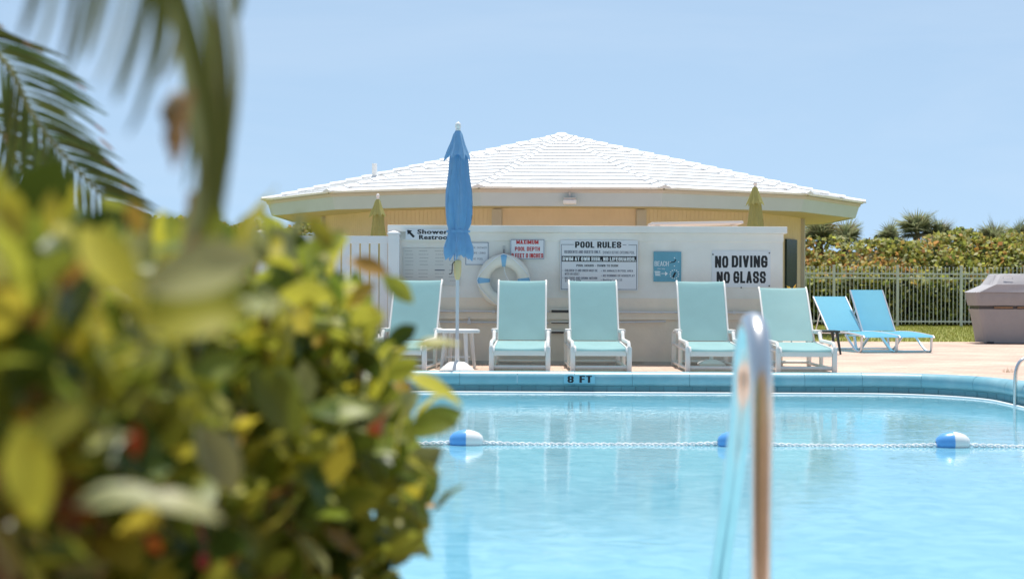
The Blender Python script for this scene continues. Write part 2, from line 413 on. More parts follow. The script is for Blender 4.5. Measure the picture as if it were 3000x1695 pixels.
# walls, one per side, grooved siding by raised battens
for k in range(NS):
    a0 = radians(-15+30*k); a1 = radians(15+30*k)
    p0, p1 = pol(RW, a0, 0), pol(RW, a1, 0)
    b = MB(); u = (p1-p0).normalized(); nrm = Vector((u.y, -u.x, 0)); Lw = (p1-p0).length
    Hh = Vector((0, 0, FZ+.02))
    b.add([p0, p1, p1+Hh, p0+Hh], [(0, 1, 2, 3)])
    if k in (0, 1, 2, 10, 11):
        x = .1
        while x < Lw-.1:
            q0 = p0+u*x+nrm*.006; q1 = p0+u*(x+.085)+nrm*.006
            b.add([q0, q1, q1+Hh, q0+Hh, q0-nrm*.006, q1-nrm*.006, q1-nrm*.006+Hh, q0-nrm*.006+Hh], [(0, 1, 2, 3), (4, 0, 3, 7), (1, 5, 6, 2)])
            x += .10
    b.build('wall', mat['bwall'], house, smooth=None)
for k in range(NS):
    a = radians(-15+30*k); b = MB(); b.box((0, 0, (FZ-.005)/2), (.20, .12, FZ-.005), Matrix.Translation(pol(RW+.0, a, 0)) @ Matrix.Rotation(a, 4, 'Z'), .008)
    b.build('pilaster', mat['pilaster'], house, smooth=None)
b = MB(); aa = radians(-24); b.box((0, 0, (FZ-.01)/2), (.07, .06, FZ-.01), Matrix.Translation(pol(RW*cos(radians(15))+.02, radians(-22), 0)+Vector((-.35, .1, 0))) @ Matrix.Rotation(radians(-30), 4, 'Z'))
b.build('downpipe', mat['pilaster'], house, smooth=None)
# soffit, fascia (leaning in at the foot), eave strip
RF = RR-.12
b = MB(); vs = [pol(RF-.02, radians(-15+30*k), FZ+.012) for k in range(NS)] + [pol(RW-.1, radians(-15+30*k), FZ+.012) for k in range(NS)]
b.add(vs, [(k, (k+1) % NS, (k+1) % NS+NS, k+NS) for k in range(NS)]); b.build('soffit', mat['soffit'], house, smooth=None)
for k in range(NS):
    a0, a1 = radians(-15+30*k), radians(15+30*k); b = MB()
    vs = [pol(RF, a0, FZ), pol(RF, a1, FZ), pol(RR-.03, a1, EZ-.04), pol(RR-.03, a0, EZ-.04), pol(RF-.06, a0, FZ), pol(RF-.06, a1, FZ), pol(RR-.09, a1, EZ-.04), pol(RR-.09, a0, EZ-.04)]
    b.add(vs, [(0, 1, 2, 3), (4, 7, 6, 5), (0, 4, 5, 1), (3, 2, 6, 7)]); b.build('fascia', mat['fascia'], house, smooth=None)
    b = MB(); vs = [pol(RR-.02, a0, EZ-.075), pol(RR-.02, a1, EZ-.075), pol(RR, a1, EZ-.012), pol(RR, a0, EZ-.012), pol(RR-.2, a0, EZ-.075), pol(RR-.2, a1, EZ-.075), pol(RR-.2, a1, EZ+.0), pol(RR-.2, a0, EZ+.0)]
    b.add(vs, [(0, 1, 2, 3), (0, 4, 5, 1), (3, 2, 6, 7)]); b.build('eave_strip', mat['gutter'], house, smooth=None)
# roof deck
b = MB(); vs = [pol(RR-.03, radians(-15+30*k), EZ-.006) for k in range(NS)] + [Vector((0, 0, AZ-.03))]
b.add(vs, [(k, (k+1) % NS, NS) for k in range(NS)]); roof = b.build('roof', mat['roof'], house, smooth=None)
# tiles
NC = 16; tiles_rest = MB(); half = RR*sin(radians(15)); apo = RR*cos(radians(15))
SL = sqrt(apo**2 + (AZ-EZ)**2); dz = (AZ-EZ)/SL; dr = apo/SL
def roof_pt(k, u, v, h):
    """u across, v up the slope from the eave, h above the deck, on side k"""
    a = radians(30*k); r = apo - v*dr; z = EZ + v*dz
    r += h*dz; z += h*dr
    return Vector((r*sin(a) + u*cos(a), -r*cos(a) + u*sin(a), z))
for k in range(NS):
    for j in range(NC):
        v0 = j*SL/NC - (.05 if j == 0 else .0); v1 = min((j+1)*SL/NC + .04, SL-.01)
        w0 = half*(1-v0/SL) - .02; w1 = half*(1-v1/SL) - .02
        tw = .37; sh = (tw/2 if j % 2 else 0); nn = int(w0/tw)+2
        for i in range(-nn, nn+1):
            ua, ub = i*tw+sh+.0015, (i+1)*tw+sh-.0015
            a0, b0 = max(ua, -w0), min(ub, w0); a1, b1 = max(ua, -w1), min(ub, w1)
            if b0-a0 < .02: continue
            if b1 < a1: a1 = b1 = (a0+b0)/2 if abs(a0+b0) < 2*w1 else math.copysign(w1, a0+b0)
            th = .045 + R.uniform(-.004, .004)
            vs = [roof_pt(k, a0, v0, th), roof_pt(k, b0, v0, th), roof_pt(k, b1, v1, .012), roof_pt(k, a1, v1, .012),
                  roof_pt(k, a0, v0, .002), roof_pt(k, b0, v0, .002), roof_pt(k, b1, v1, .0), roof_pt(k, a1, v1, .0)]
            fs = [(0, 1, 2, 3), (0, 4, 5, 1), (0, 3, 7, 4), (1, 5, 6, 2)]
            if k in (0, 1, 11): MB().add(vs, fs).build('roof_tile', mat['roof'], roof, smooth=None)
            else: tiles_rest.add(vs, fs)
tag(tiles_rest.build('roof_tile', mat['roof'], roof, smooth=None), kind='stuff')
# hip caps: angled tiles overlapping up each hip
HL = sqrt(RR**2 + (AZ-EZ)**2); nh = 19
for k in range(NS):
    a = radians(-15+30*k)
    for j in range(nh):
        t0 = j/nh; t1 = min((j+1.12)/nh, 1.0)
        def hp(t, side, h):
            p = pol(RR*(1-t)+.02, a, EZ+(AZ-EZ)*t) + Vector((0, 0, h))
            return p + Vector((cos(a), sin(a), 0))*side*.115*(1-.25*t) - Vector((0, 0, 1))*(.028 if side else 0)
        vs = []
        for t, h in ((t0-(.012 if j == 0 else 0), .082), (t1, .05)):
            vs += [hp(t, -1, h-.03), hp(t, -1, h), hp(t, 0, h+.012), hp(t, 1, h), hp(t, 1, h-.03)]
        fs = [(i, i+1, i+6, i+5) for i in range(4)] + [(0, 4, 3, 2, 1)]
        MB().add(vs, fs).build('hip_tile', mat['roof'], roof, smooth=None)
b = MB(); b.lathe([(.20, AZ-.02), (.17, AZ+.05), (.10, AZ+.09), (.0, AZ+.10)], 16); b.build('roof_cap', mat['roof'], roof, smooth=60)
vp = roof_pt(10, -.15, 1.9, 0)
b = MB(); b.lathe([(.055, 0), (.055, .33), (.035, .33), (.035, .1)], 14); b.lathe([(.13, 0), (.07, .06)], 14)
b.build('vent_pipe', mat['roof'], roof, smooth=50, loc=vp)
# flood light under the eave
lp = W(1667, 588, 155); lp -= Vector((bx, D, 0))
lx, ly, lz = lp.x, -(RR*cos(radians(15)))-.02, lp.z
fl = MB(); fl.box((lx, ly, lz+.09), (.03, .05, .12)); fl.box((lx, ly-.04, lz+.03), (.23, .12, .035), bev=.008); lt = fl.build('flood_light', mat['pilaster'], house, smooth=None)
b = MB(); b.box((lx, ly-.045, lz-.035), (.25, .14, .085), bev=.02); b.build('lens', mat['white_plastic'], lt, smooth=None)
# small vent on the left part and the dark door on the right part
sd_p = pol(RW*cos(radians(15)), radians(-60), 2.3)
b = MB(); b.box((0, 0, 0), (.18, .08, .07), Matrix.Translation(sd_p+Vector((.5, -.3, -.02))) @ Matrix.Rotation(radians(-60), 4, 'Z')); b.build('vent_hood', mat['bwall'], house, smooth=None)
a = radians(60); u = Vector((cos(a), sin(a), 0)); nr = Vector((sin(a), -cos(a), 0))
dc = pol(RW*cos(radians(15)), a, 0)
for uu, ww, nm in ((.63, .62, 'door'),):
    b = MB(); b.box((0, -.03, 0), (ww, .05, 2.0), Matrix.Translation(dc+u*uu+Vector((0, 0, 1.0))) @ Matrix.Rotation(a, 4, 'Z'))
    dr_ = b.build('door', mat['screen'], house, smooth=None); dr_['label'] = 'dark green door'

# ------------------------------------------------------------------ the white sign wall
SW = 241.6; WY = F/SW
def wx(px, s=SW): return (px-1500)/s
wl, wr = wx(1146), wx(2293)
wall = thing('sign_wall', ((wl+wr)/2, WY, 0), 'low white plastered wall carrying the pool signs, behind the teal chaises', 'wall')
cxw = (wl+wr)/2; Lw = wr-wl
ztop = .9+(847.5-661)/SW; zc1 = ztop-.082; zc2 = zc1-.10
zlo = .9-(872-848)/SW
b = MB(); b.box((0, .10, (zc2+zlo)/2), (Lw, .20, zc2-zlo)); b.build('upper_wall', mat['plaster'], wall, smooth=None)
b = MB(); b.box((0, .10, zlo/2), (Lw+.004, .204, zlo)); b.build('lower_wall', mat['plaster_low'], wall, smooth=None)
b = MB(); b.box((0, .10, (zc1+zc2)/2), (Lw+.012, .232, zc1-zc2), bev=.006); b.build('beam', mat['plaster'], wall, smooth=None)
b = MB(); b.box((.0, .10, (ztop+zc1)/2), (Lw+.085, .34, ztop-zc1), bev=.008); b.build('cap', mat['plaster'], wall, smooth=None)
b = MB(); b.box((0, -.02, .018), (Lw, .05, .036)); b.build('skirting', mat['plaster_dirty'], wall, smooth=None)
# ledge along the lower half, slightly proud
zl = .9-(925-848)/SW
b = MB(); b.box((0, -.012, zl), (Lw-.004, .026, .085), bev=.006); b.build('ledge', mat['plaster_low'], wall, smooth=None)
b = MB(); b.tube([(wx(1146)-cxw, -.045, zl+.055), (wx(1608)-cxw, -.045, zl+.052)], .012, 8); b.tube([(wx(1702)-cxw, -.045, zl+.05), (wx(2290)-cxw, -.045, zl+.05)], .012, 8)
for px in (1446, 1700, 2150): b.box((wx(px)-cxw, -.045, zl+.053), (.03, .03, .04))
b.build('upper_pipe', mat['white_paint'], wall)
b = MB(); b.tube([(wx(1180)-cxw, -.04, zl-.075), (wx(1608)-cxw, -.04, zl-.085)], .011, 8); b.tube([(wx(1704)-cxw, -.04, zl-.085), (wx(1950)-cxw, -.04, zl-.06)], .011, 8)
b.tube([(wx(1375)-cxw, -.04, zl-.08), (wx(1375)-cxw, -.04, zl-.02)], .011, 8); b.box((wx(1375)-cxw, -.045, zl-.08), (.045, .04, .045), bev=.006)
b.build('lower_pipe', mat['white_paint'], wall)
# louvre vent between the second and third chaise
vx = wx(1652)-cxw
for zz, hh in ((.9-(911-848)/SW, .030), (.9-(945-848)/SW, .012), (.9-(973-848)/SW, .024)):
    b = MB(); b.box((vx, -.0295, zz), (.30, .008, hh)); b.build('vent_slot', mat['dark'], wall, smooth=None)
    b = MB(); b.box((vx, -.034, zz+hh/2+.008), (.33, .022, .014)); b.build('vent_slat', mat['plaster'], wall, smooth=None)
# board lying behind the cap
bb = MB(); p = W(2035, 653, 225)
bb.box((0, 0, 0), (1.18, .62, .035), Matrix.Rotation(radians(-1.1), 4, 'Y'), .008)
counter = thing('counter', (p.x, F/225, 0), 'white counter board just above the cap of the sign wall, behind its right half', 'counter')
bb.build('counter_top', mat['white_plastic'], counter, smooth=None, loc=(0, 0, p.z-.012))
for sx in (-.5, .5):
    MB().box((sx, 0, (p.z-.035)/2), (.06, .4, p.z-.05)).build('leg', mat['white_paint'], counter, smooth=None)

# ------------------------------------------------------------------ signs
def text_mesh(txt, w, h, bold=.02, smear=0):
    cu = bpy.data.curves.new('t', 'FONT'); cu.body = txt; cu.size = 1; cu.offset = min(bold, .02); cu.space_character = 1.0 + smear*1.2; cu.align_x = 'CENTER'; cu.resolution_u = 3
    o = bpy.data.objects.new('t', cu); col.objects.link(o)
    dg = bpy.context.evaluated_depsgraph_get(); dg.update()
    me = bpy.data.meshes.new_from_object(o.evaluated_get(dg)); bpy.data.objects.remove(o); bpy.data.curves.remove(cu)
    xs = [v.co.x for v in me.vertices]; ys = [v.co.y for v in me.vertices]
    x0, x1, y0, y1 = min(xs), max(xs), min(ys), max(ys)
    for v in me.vertices:
        v.co = Vector(((v.co.x-(x0+x1)/2)/(x1-x0)*(w-smear*h), 0, (v.co.y-(y0+y1)/2)/(y1-y0)*h))
    if smear:      # widen the upright strokes for the heavy condensed face of the signs
        bm = bmesh.new()
        for k in range(-2, 3):
            me.transform(Matrix.Translation((smear*h*k/4, -.00012*(k+2), 0))); bm.from_mesh(me); me.transform(Matrix.Translation((-smear*h*k/4, .00012*(k+2), 0)))
        bm.to_mesh(me); bm.free()
    return me
_o = [(0,.22),(.22,0),(.78,0),(1,.22),(1,.78),(.78,1),(.22,1),(0,.78),(0,.22)]
GL = {'A': ([(0,0),(.5,1),(1,0)], [(.2,.27),(.8,.27)]), 'B': ([(0,0),(.75,0),(1,.15),(1,.4),(.8,.53),(.95,.64),(.95,.88),(.75,1),(0,1),(0,0)], [(0,.53),(.8,.53)]),
 'C': ([(1,.7),(1,.82),(.78,1),(.22,1),(0,.8),(0,.2),(.22,0),(.78,0),(1,.18),(1,.3)],), 'D': ([(0,0),(.7,0),(1,.2),(1,.8),(.7,1),(0,1),(0,0)],),
 'E': ([(1,0),(0,0),(0,1),(1,1)], [(0,.52),(.85,.52)]), 'F': ([(0,0),(0,1),(1,1)], [(0,.5),(.85,.5)]),
 'G': ([(1,.72),(1,.82),(.78,1),(.22,1),(0,.8),(0,.2),(.22,0),(.8,0),(1,.15),(1,.46),(.55,.46)],), 'H': ([(0,0),(0,1)], [(1,0),(1,1)], [(0,.52),(1,.52)]),
 'I': ([(.5,0),(.5,1)],), 'K': ([(0,0),(0,1)], [(1,1),(.1,.45)], [(.35,.6),(1,0)]), 'L': ([(0,1),(0,0),(1,0)],), 'M': ([(0,0),(0,1),(.5,.15),(1,1),(1,0)],),
 'N': ([(0,0),(0,1),(1,0),(1,1)],), 'O': (_o,), 'P': ([(0,0),(0,1),(.78,1),(1,.85),(1,.58),(.78,.43),(0,.43)],), 'Q': (_o, [(.6,.25),(1,-.05)]),
 'R': ([(0,0),(0,1),(.78,1),(1,.85),(1,.62),(.78,.48),(0,.48)], [(.62,.48),(1,0)]), 'S': ([(1,.72),(1,.84),(.8,1),(.2,1),(0,.86),(0,.66),(.15,.56),(.85,.44),(1,.34),(1,.14),(.8,0),(.2,0),(0,.16),(0,.28)],),
 'T': ([(.5,0),(.5,1)], [(0,1),(1,1)]), 'U': ([(0,1),(0,.2),(.22,0),(.78,0),(1,.2),(1,1)],), 'V': ([(0,1),(.5,0),(1,1)],), 'W': ([(0,1),(.25,0),(.5,.85),(.75,0),(1,1)],),
 'X': ([(0,0),(1,1)], [(0,1),(1,0)]), 'Y': ([(0,1),(.5,.48),(1,1)], [(.5,.48),(.5,0)]), 'Z': ([(0,1),(1,1),(0,0),(1,0)],), '0': (_o,), '1': ([(.15,.8),(.5,1),(.5,0)],),
 '2': ([(0,.75),(0,.85),(.2,1),(.8,1),(1,.85),(1,.62),(0,0),(1,0)],), '8': ([(.2,.52),(0,.66),(0,.86),(.2,1),(.8,1),(1,.86),(1,.66),(.8,.52),(.2,.52)], [(.2,.52),(0,.38),(0,.15),(.2,0),(.8,0),(1,.15),(1,.38),(.8,.52)]),
 '9': ([(1,.5),(.2,.42),(0,.56),(0,.85),(.2,1),(.8,1),(1,.85),(1,.15),(.8,0),(.2,0),(0,.15)],), '.': ([(.0,.0),(.0,.08)],), '-': ([(0,.45),(1,.45)],)}
GWD = {'L': .75, 'F': .8, 'E': .85, 'T': .85, 'I': .0, 'M': 1.45, 'W': 1.6, '.': 0.0, '1': .6, '-': .6}
def block_mesh(txt, w, h, st=.17, lw=.36, hst=None):
    # heavy condensed capitals built from mitred strokes; stroke and letter width are fractions of the height
    hst = hst or st
    tot = 0; xs = []
    for ch in txt:
        if ch == ' ': xs.append(tot); tot += lw*.75+.02; continue
        xs.append(tot); tot += lw*GWD.get(ch, 1) + st + .085
    tot -= .085
    b = MB(); kx = w/tot
    hh = 1-hst
    for ch, x in zip(txt, xs):
        if ch == ' ': continue
        strokes = []
        for st_ in GL[ch]:          # cut the strokes at sharp turns
            cur = [st_[0]]
            for k_ in range(1, len(st_)):
                cur.append(st_[k_])
                if k_ < len(st_)-1:
                    d1 = Vector(((st_[k_][0]-st_[k_-1][0])*.4, st_[k_][1]-st_[k_-1][1])); d2 = Vector(((st_[k_+1][0]-st_[k_][0])*.4, st_[k_+1][1]-st_[k_][1]))
                    if d1.normalized().dot(d2.normalized()) < -.2: strokes.append(cur); cur = [st_[k_]]
            strokes.append(cur)
        for si_, st_ in enumerate(strokes):
            L_ = lw*GWD.get(ch, 1); x0_ = x + st/2
            P2 = [Vector((x0_ + (px*L_ if L_ else 0), hst/2 + py*hh)) for px, py in st_]
            closed = (P2[0]-P2[-1]).length < 1e-6 and len(P2) > 2
            if closed: P2 = P2[:-1]
            n = len(P2); q = []
            for i, p in enumerate(P2):
                a_ = P2[i-1] if (i or closed) else None; c_ = P2[(i+1) % n] if (i < n-1 or closed) else None
                d1 = (p-a_).normalized() if a_ is not None else (c_-p).normalized(); d2 = (c_-p).normalized() if c_ is not None else d1
                n1 = Vector((-d1.y, d1.x)); n2 = Vector((-d2.y, d2.x)); m_ = n1+n2
                m_ = m_/max(.35, m_.dot(n1)) if m_.length > .05 else n1
                ext = Vector((0, 0))
                if a_ is None and abs(d1.x) > abs(d1.y)*2: ext = -d1*st/2*0
                wv = Vector((m_.x*st/2, m_.y*hst/2))
                e0 = Vector((0, 0))
                if not closed and i == 0 and abs(d1.y) > .9: e0 = Vector((0, -d1.y*hst/2))
                if not closed and i == n-1 and abs(d1.y) > .9: e0 = Vector((0, d1.y*hst/2))
                if not closed and i == 0 and abs(d1.x) > .9: e0 = Vector((-math.copysign(st/2, d1.x), 0))
                if not closed and i == n-1 and abs(d1.x) > .9: e0 = Vector((math.copysign(st/2, d1.x), 0))
                q.append((p-wv+e0, p+wv+e0))
            vs = []
            for a_, c_ in q: vs += [((a_.x-tot/2)*kx, -.00012*si_, (a_.y-.5)*h), ((c_.x-tot/2)*kx, -.00012*si_, (c_.y-.5)*h)]
            m = len(q); fs = [(2*i, 2*i+2, 2*i+3, 2*i+1) for i in range(m-1)]
            if closed: fs.append((2*m-2, 0, 1, 2*m-1))
            b.add(vs, fs)
    return b.mesh('lettering', None)
def lettering(parent, txt, px0, px1, py0, py1, o, m, s=SW, y=-.008, bold=.02):
    """line of text filling the photographed box, on the sign whose root is at o"""
    W_, H_ = (px1-px0)/s, (py1-py0)/s
    if txt.isupper() or txt == '8':
        txt = txt.replace('  ', ' ')
        rest_ = {.05: (.20, .34), .045: (.22, .36), .04: (.21, .32), .035: (.22, .34), .03: (.18, .34), .02: (.17, .40), .015: (.16, .36), .01: (.13, .42), .0: (.10, .5)}[bold]
        me = block_mesh(txt, W_, H_, rest_[0], rest_[1], rest_[0]*.82)
    else: me = text_mesh(txt, W_, H_, bold, {.035: .10}.get(bold, 0))
    me.name = 'lettering'; me.materials.append(m)
    c = W((px0+px1)/2, (py0+py1)/2, s)
    return mesh_obj('lettering', me, parent, (c.x-o.x, y, c.z-o.z))
def rect_part(parent, name, px0, px1, py0, py1, o, m, th=.004, y=-.006, s=SW):
    c = W((px0+px1)/2, (py0+py1)/2, s); b = MB(); b.box((0, 0, 0), ((px1-px0)/s, th, (py1-py0)/s))
    return b.build(name, m, parent, smooth=None, loc=(c.x-o.x, y, c.z-o.z))
def sign(name, px0, px1, py0, py1, label, cat, m, border=None, bw=1.6, inset=2, th=.008, bev=.001, zoff=-.004):
    c = W((px0+px1)/2, (py0+py1)/2, SW); o = Vector((c.x, WY+zoff, c.z))
    t = thing(name, o, label, cat)
    b = MB(); b.box((0, 0, 0), ((px1-px0)/SW, th, (py1-py0)/SW), bev=bev); b.build('board', m, t, smooth=None)
    if border:
        a0, a1, c0, c1 = px0+inset, px1-inset, py0+inset, py1-inset; fr = MB()
        for q in ((a0, a1, c0, c0+bw), (a0, a1, c1-bw, c1), (a0, a0+bw, c0+bw, c1-bw), (a1-bw, a1, c0+bw, c1-bw)):
            cc = W((q[0]+q[1])/2, (q[2]+q[3])/2, SW); fr.box((cc.x-o.x, -.0052, cc.z-o.z), ((q[1]-q[0])/SW, .002, (q[3]-q[2])/SW))
        fr.build('border', border, t, smooth=None)
    return t, o
Y0 = -.0055
# 1 showers / restrooms
t, o = sign('direction_sign', 1189, 1352, 672, 703, 'white sign with a black arrow reading Showers Restrooms, half behind the blue umbrella', 'sign', mat['sign_white'], zoff=-.078)
lettering(t, 'Showers', 1223, 1322, 673, 686, o, mat['black'], y=Y0, bold=.035)
lettering(t, 'Restrooms', 1228, 1340, 689, 702, o, mat['black'], y=Y0, bold=.035)
b = MB()
def pp(px, py): c = W(px, py, SW); return (c.x-o.x, Y0, c.z-o.z)
b.add([pp(1193, 674), pp(1208, 676), pp(1203.5, 680), pp(1216, 692.5), pp(1211, 697), pp(1199, 684.5), pp(1195, 688)], [(0, 1, 2, 3, 4, 5, 6)])
b.build('arrow', mat['black'], t, smooth=None)
# 2 cream notice board with four columns of small print
t, o = sign('notice_board', 1180, 1348, 727, 836, 'large cream notice board with columns of faint small print beside the umbrella pole', 'notice board', mat['sign_cream'], th=.014, bev=.002, zoff=-.007)
for cx0, cx1 in ((1185, 1212), (1226, 1256), (1273, 1302), (1315, 1340)):
    b = MB()
    for i, yy in enumerate((735, 745, 755, 765, 775, 791, 801, 811, 822)):
        if cx0 == 1315 and yy < 765: continue
        c = W((cx0+cx1)/2 + R.uniform(-2, 1), yy, SW); w = (cx1-cx0)*R.uniform(.8, 1)/SW
        n_ = 4
        for q in range(n_): b.box((c.x-o.x + w*(q-1.5)/n_, -.0078, c.z-o.z), (w/n_*R.uniform(.6, .92), .0016, 1.7/SW))
    b.build('print_column', mat['pale_ink'], t, smooth=None)
b = MB(); c = W(1288, 791, SW); b.box((c.x-o.x, -.0084, c.z-o.z), (29/SW, .0016, 3.2/SW)); b.build('print_bar', mat['grey_ink'], t, smooth=None)
# 3 please shower
t, o = sign('shower_notice', 1362, 1432, 708, 777, 'small white framed notice asking to shower before using the pool, right of the blue umbrella', 'sign', mat['sign_white'], mat['grey_ink'], 1.6, 1.5)
lettering(t, 'PLEASE SHOWER', 1367, 1426, 722.5, 728, o, mat['grey_ink'], y=Y0, bold=.0)
lettering(t, 'BEFORE USING', 1372, 1422, 738, 743.5, o, mat['grey_ink'], y=Y0, bold=.0)
lettering(t, 'THE POOL', 1382, 1415, 755, 761, o, mat['grey_ink'], y=Y0, bold=.0)
# 5 maximum depth
t, o = sign('depth_sign', 1494, 1595, 700.5, 760, 'white sign with red letters MAXIMUM POOL DEPTH 8 FEET 0 INCHES', 'sign', mat['sign_white'], mat['grey_ink'], 1.3, 1.5, zoff=-.024)
lettering(t, 'MAXIMUM', 1512, 1577, 703, 715, o, mat['red'], y=Y0, bold=.05)
lettering(t, 'POOL DEPTH', 1508, 1581, 723, 735, o, mat['red'], y=Y0, bold=.05)
lettering(t, '8 FEET 0 INCHES', 1498, 1591, 742, 755, o, mat['red'], y=Y0, bold=.04)
# 6 pool rules
t, o = sign('rules_sign', 1641, 1868, 703.5, 851, 'large white POOL RULES sign with a black stripe, above the third teal chaise', 'sign', mat['sign_white'], zoff=-.024)
fr = MB()
for q in ((1644, 1680, 715.5, 717), (1823, 1834, 716.5, 718), (1840, 1865, 717, 718.5), (1643.5, 1645, 715.5, 848), (1863.5, 1865, 717, 848), (1643.5, 1865, 846.5, 848)):
    cc = W((q[0]+q[1])/2, (q[2]+q[3])/2, SW); fr.box((cc.x-o.x, -.0052, cc.z-o.z), ((q[1]-q[0])/SW, .002, (q[3]-q[2])/SW))
fr.build('border', mat['grey_ink'], t, smooth=None)
lettering(t, 'POOL RULES', 1684, 1819, 708, 726, o, mat['black'], y=Y0, bold=.045)
lettering(t, 'RESIDENTS AND GUESTS ONLY.', 1653, 1760, 733.5, 742, o, mat['grey_ink'], y=Y0, bold=.03)
lettering(t, 'SHOWER BEFORE ENTERING POOL.', 1765, 1859, 735.5, 743.5, o, mat['grey_ink'], y=Y0, bold=.01)
rect_part(t, 'stripe', 1645.5, 1863.5, 750, 766.5, o, mat['black'], th=.002, y=-.0052)
lettering(t, 'SWIM AT OWN RISK.  NO LIFEGUARDS.', 1647.5, 1861.5, 753, 764, o, mat['white_ink'], y=-.0068, bold=.035)
lettering(t, 'POOL HOURS - DAWN TO DUSK', 1688, 1811, 774.5, 781, o, mat['black'], y=Y0, bold=.02)
for tx, a0, a1, c0, c1 in (('CHILDREN 12 AND UNDER MUST BE', 1654, 1750, 788.5, 795.5), ('WITH AN ADULT', 1654, 1697, 798.5, 805.5), ('NO FOOD AND DRINK WITHIN', 1654, 1749, 811, 817.5),
                           ('9 FEET OF POOL', 1655, 1703, 819, 826), ('NO ANIMALS IN POOL AREA', 1766, 1854, 790, 796), ('NO RUNNING OR HORSEPLAY', 1766, 1859, 804, 810.5), ('Bathing Load 25', 1766, 1822, 816.5, 824)):
    lettering(t, tx, a0, a1, c0, c1, o, mat['grey_ink'], y=Y0, bold=.015)
b = MB()
for a0, c0 in ((1648.5, 792), (1648.5, 814), (1761, 793), (1761, 807), (1761, 820)):
    c = W(a0, c0, SW); b.box((c.x-o.x, -.0055, c.z-o.z), (1.8/SW, .0015, 1.8/SW))
b.build('bullet_points', mat['grey_ink'], t, smooth=None)
# 7 beach clock
t, o = sign('beach_clock', 1914, 1995, 737, 825, 'square blue wooden wall clock reading BEACH with a white arrow and dial', 'clock', mat['sign_teal'], th=.022, bev=.004, zoff=-.011)
yb = -.0122
lettering(t, 'BEACH', 1917, 1958, 765, 779, o, mat['white_ink'], y=yb, bold=.01)
lettering(t, 'this way', 1925, 1948, 784, 790, o, mat['white_ink'], y=yb, bold=.0)
b = MB()
def q2(px, py, dy=0): c = W(px, py, SW); return (c.x-o.x, yb-dy, c.z-o.z)
b.add([q2(1937, 800), q2(1948, 800), q2(1948, 795), q2(1956, 801), q2(1948, 808), q2(1948, 802), q2(1937, 802)], [(0, 1, 2, 3, 4, 5, 6)])
for k in range(3):
    yy = 794+k*5; b.add([q2(1917+k*1.0, yy), q2(1931, yy), q2(1936, yy+4), q2(1931, yy+3), q2(1917+k, yy+3)], [(0, 1, 2, 3, 4)])
b.build('arrow', mat['white_ink'], t, smooth=None)
b = MB()
for cx0, cy0, r0, nn in ((1975, 803, 12.5, 12), (1975, 767, 12, 4)):
    for k in range(nn):
        a = 2*pi*k/nn; c = W(cx0+r0*sin(a), cy0-r0*cos(a), SW); b.box((c.x-o.x, yb, c.z-o.z), (3.0/SW, .0012, 3.0/SW), bev=0)
b.build('dial_marks', mat['white_ink'], t, smooth=None)
b = MB()
for p0, p1, w in (((1975, 767), (1962, 769), 1.3), ((1975, 767), (1979, 760), 1.6), ((1971, 812), (1978, 797), 2.4)):
    b.tube([q2(*p0, .002), q2(*p1, .002)], w/SW, 6)
b.build('clock_hand', mat['black'], t, smooth=None)
# 8 no diving
t, o = sign('warning_sign', 2085, 2257, 734, 841, 'big white sign reading NO DIVING NO GLASS in heavy black letters', 'sign', mat['sign_white'], th=.01)
lettering(t, 'NO', 2094, 2133, 749.5, 784, o, mat['black'], y=-.0062, bold=.045)
lettering(t, 'DIVING', 2143, 2248, 748.5, 783, o, mat['black'], y=-.0062, bold=.045)
lettering(t, 'NO', 2099, 2138, 795.5, 829, o, mat['black'], y=-.0062, bold=.045)
lettering(t, 'GLASS', 2148, 2243, 794.5, 829, o, mat['black'], y=-.0062, bold=.045)
for a0, c0 in ((2088, 745), (2253, 741), (2253, 837), (2171, 842)):
    c = W(a0, c0, SW); b = MB(); b.lathe([(0, .004), (.009, .002), (.009, -.002)], 10, Matrix.Rotation(pi/2, 4, 'X')); b.build('screw', mat['dark'], t, smooth=None, loc=(c.x-o.x, -.008, c.z-o.z))

# life ring on its hook
c = W(1476, 822, SW-2)
rt = thing('life_ring', (c.x, WY-.10, c.z), 'white life ring with blue bands hanging on the sign wall beside the second chaise', 'life ring')
RO = 77/SW; mj, mn = RO-.075, .075
def torus_arc(a0, a1, r, rr, n=10, m=14, squash=.75):
    pts = [(mj_*cos(a), 0, mj_*sin(a)) for mj_ in (r,) for a in [a0+(a1-a0)*k/n for k in range(n+1)]]
    vs = []; fs = []
    for k in range(n+1):
        a = a0+(a1-a0)*k/n
        for j in range(m):
            q = 2*pi*j/m; rad = r + rr*cos(q); vs.append((rad*cos(a), rr*sin(q)*squash, rad*sin(a)))
    for k in range(n):
        for j in range(m): fs.append((k*m+j, k*m+(j+1) % m, (k+1)*m+(j+1) % m, (k+1)*m+j))
    return vs, fs
MB().add(*torus_arc(0, 2*pi, mj, mn, 48, 16)).build('ring', mat['ring'], rt, smooth=80)
for a in (90, 180, 0, 270):
    MB().add(*torus_arc(radians(a-7), radians(a+7), mj, mn+.003, 4, 16)).build('band', mat['ring_blue'], rt, smooth=80)
pts = []
for k in range(48):
    a = 2*pi*k/48; sag = abs(sin(2*a))
    rr_ = RO+.006 - .055*sag; pts.append((rr_*cos(a), -.035-.035*sag, rr_*sin(a)))
MB().tube(pts, .005, 6, closed=True).build('grab_rope', mat['rope'], rt, smooth=80)
MB().tube(spline([(0, -.02, mj-.06), (.02, -.02, .08), (.07, -.02, -.05), (-.05, -.01, -.12), (.02, 0, -.06)], 8), .005, 6).build('loose_rope', mat['rope'], rt, smooth=80)
hk = W(1476, 735, SW)
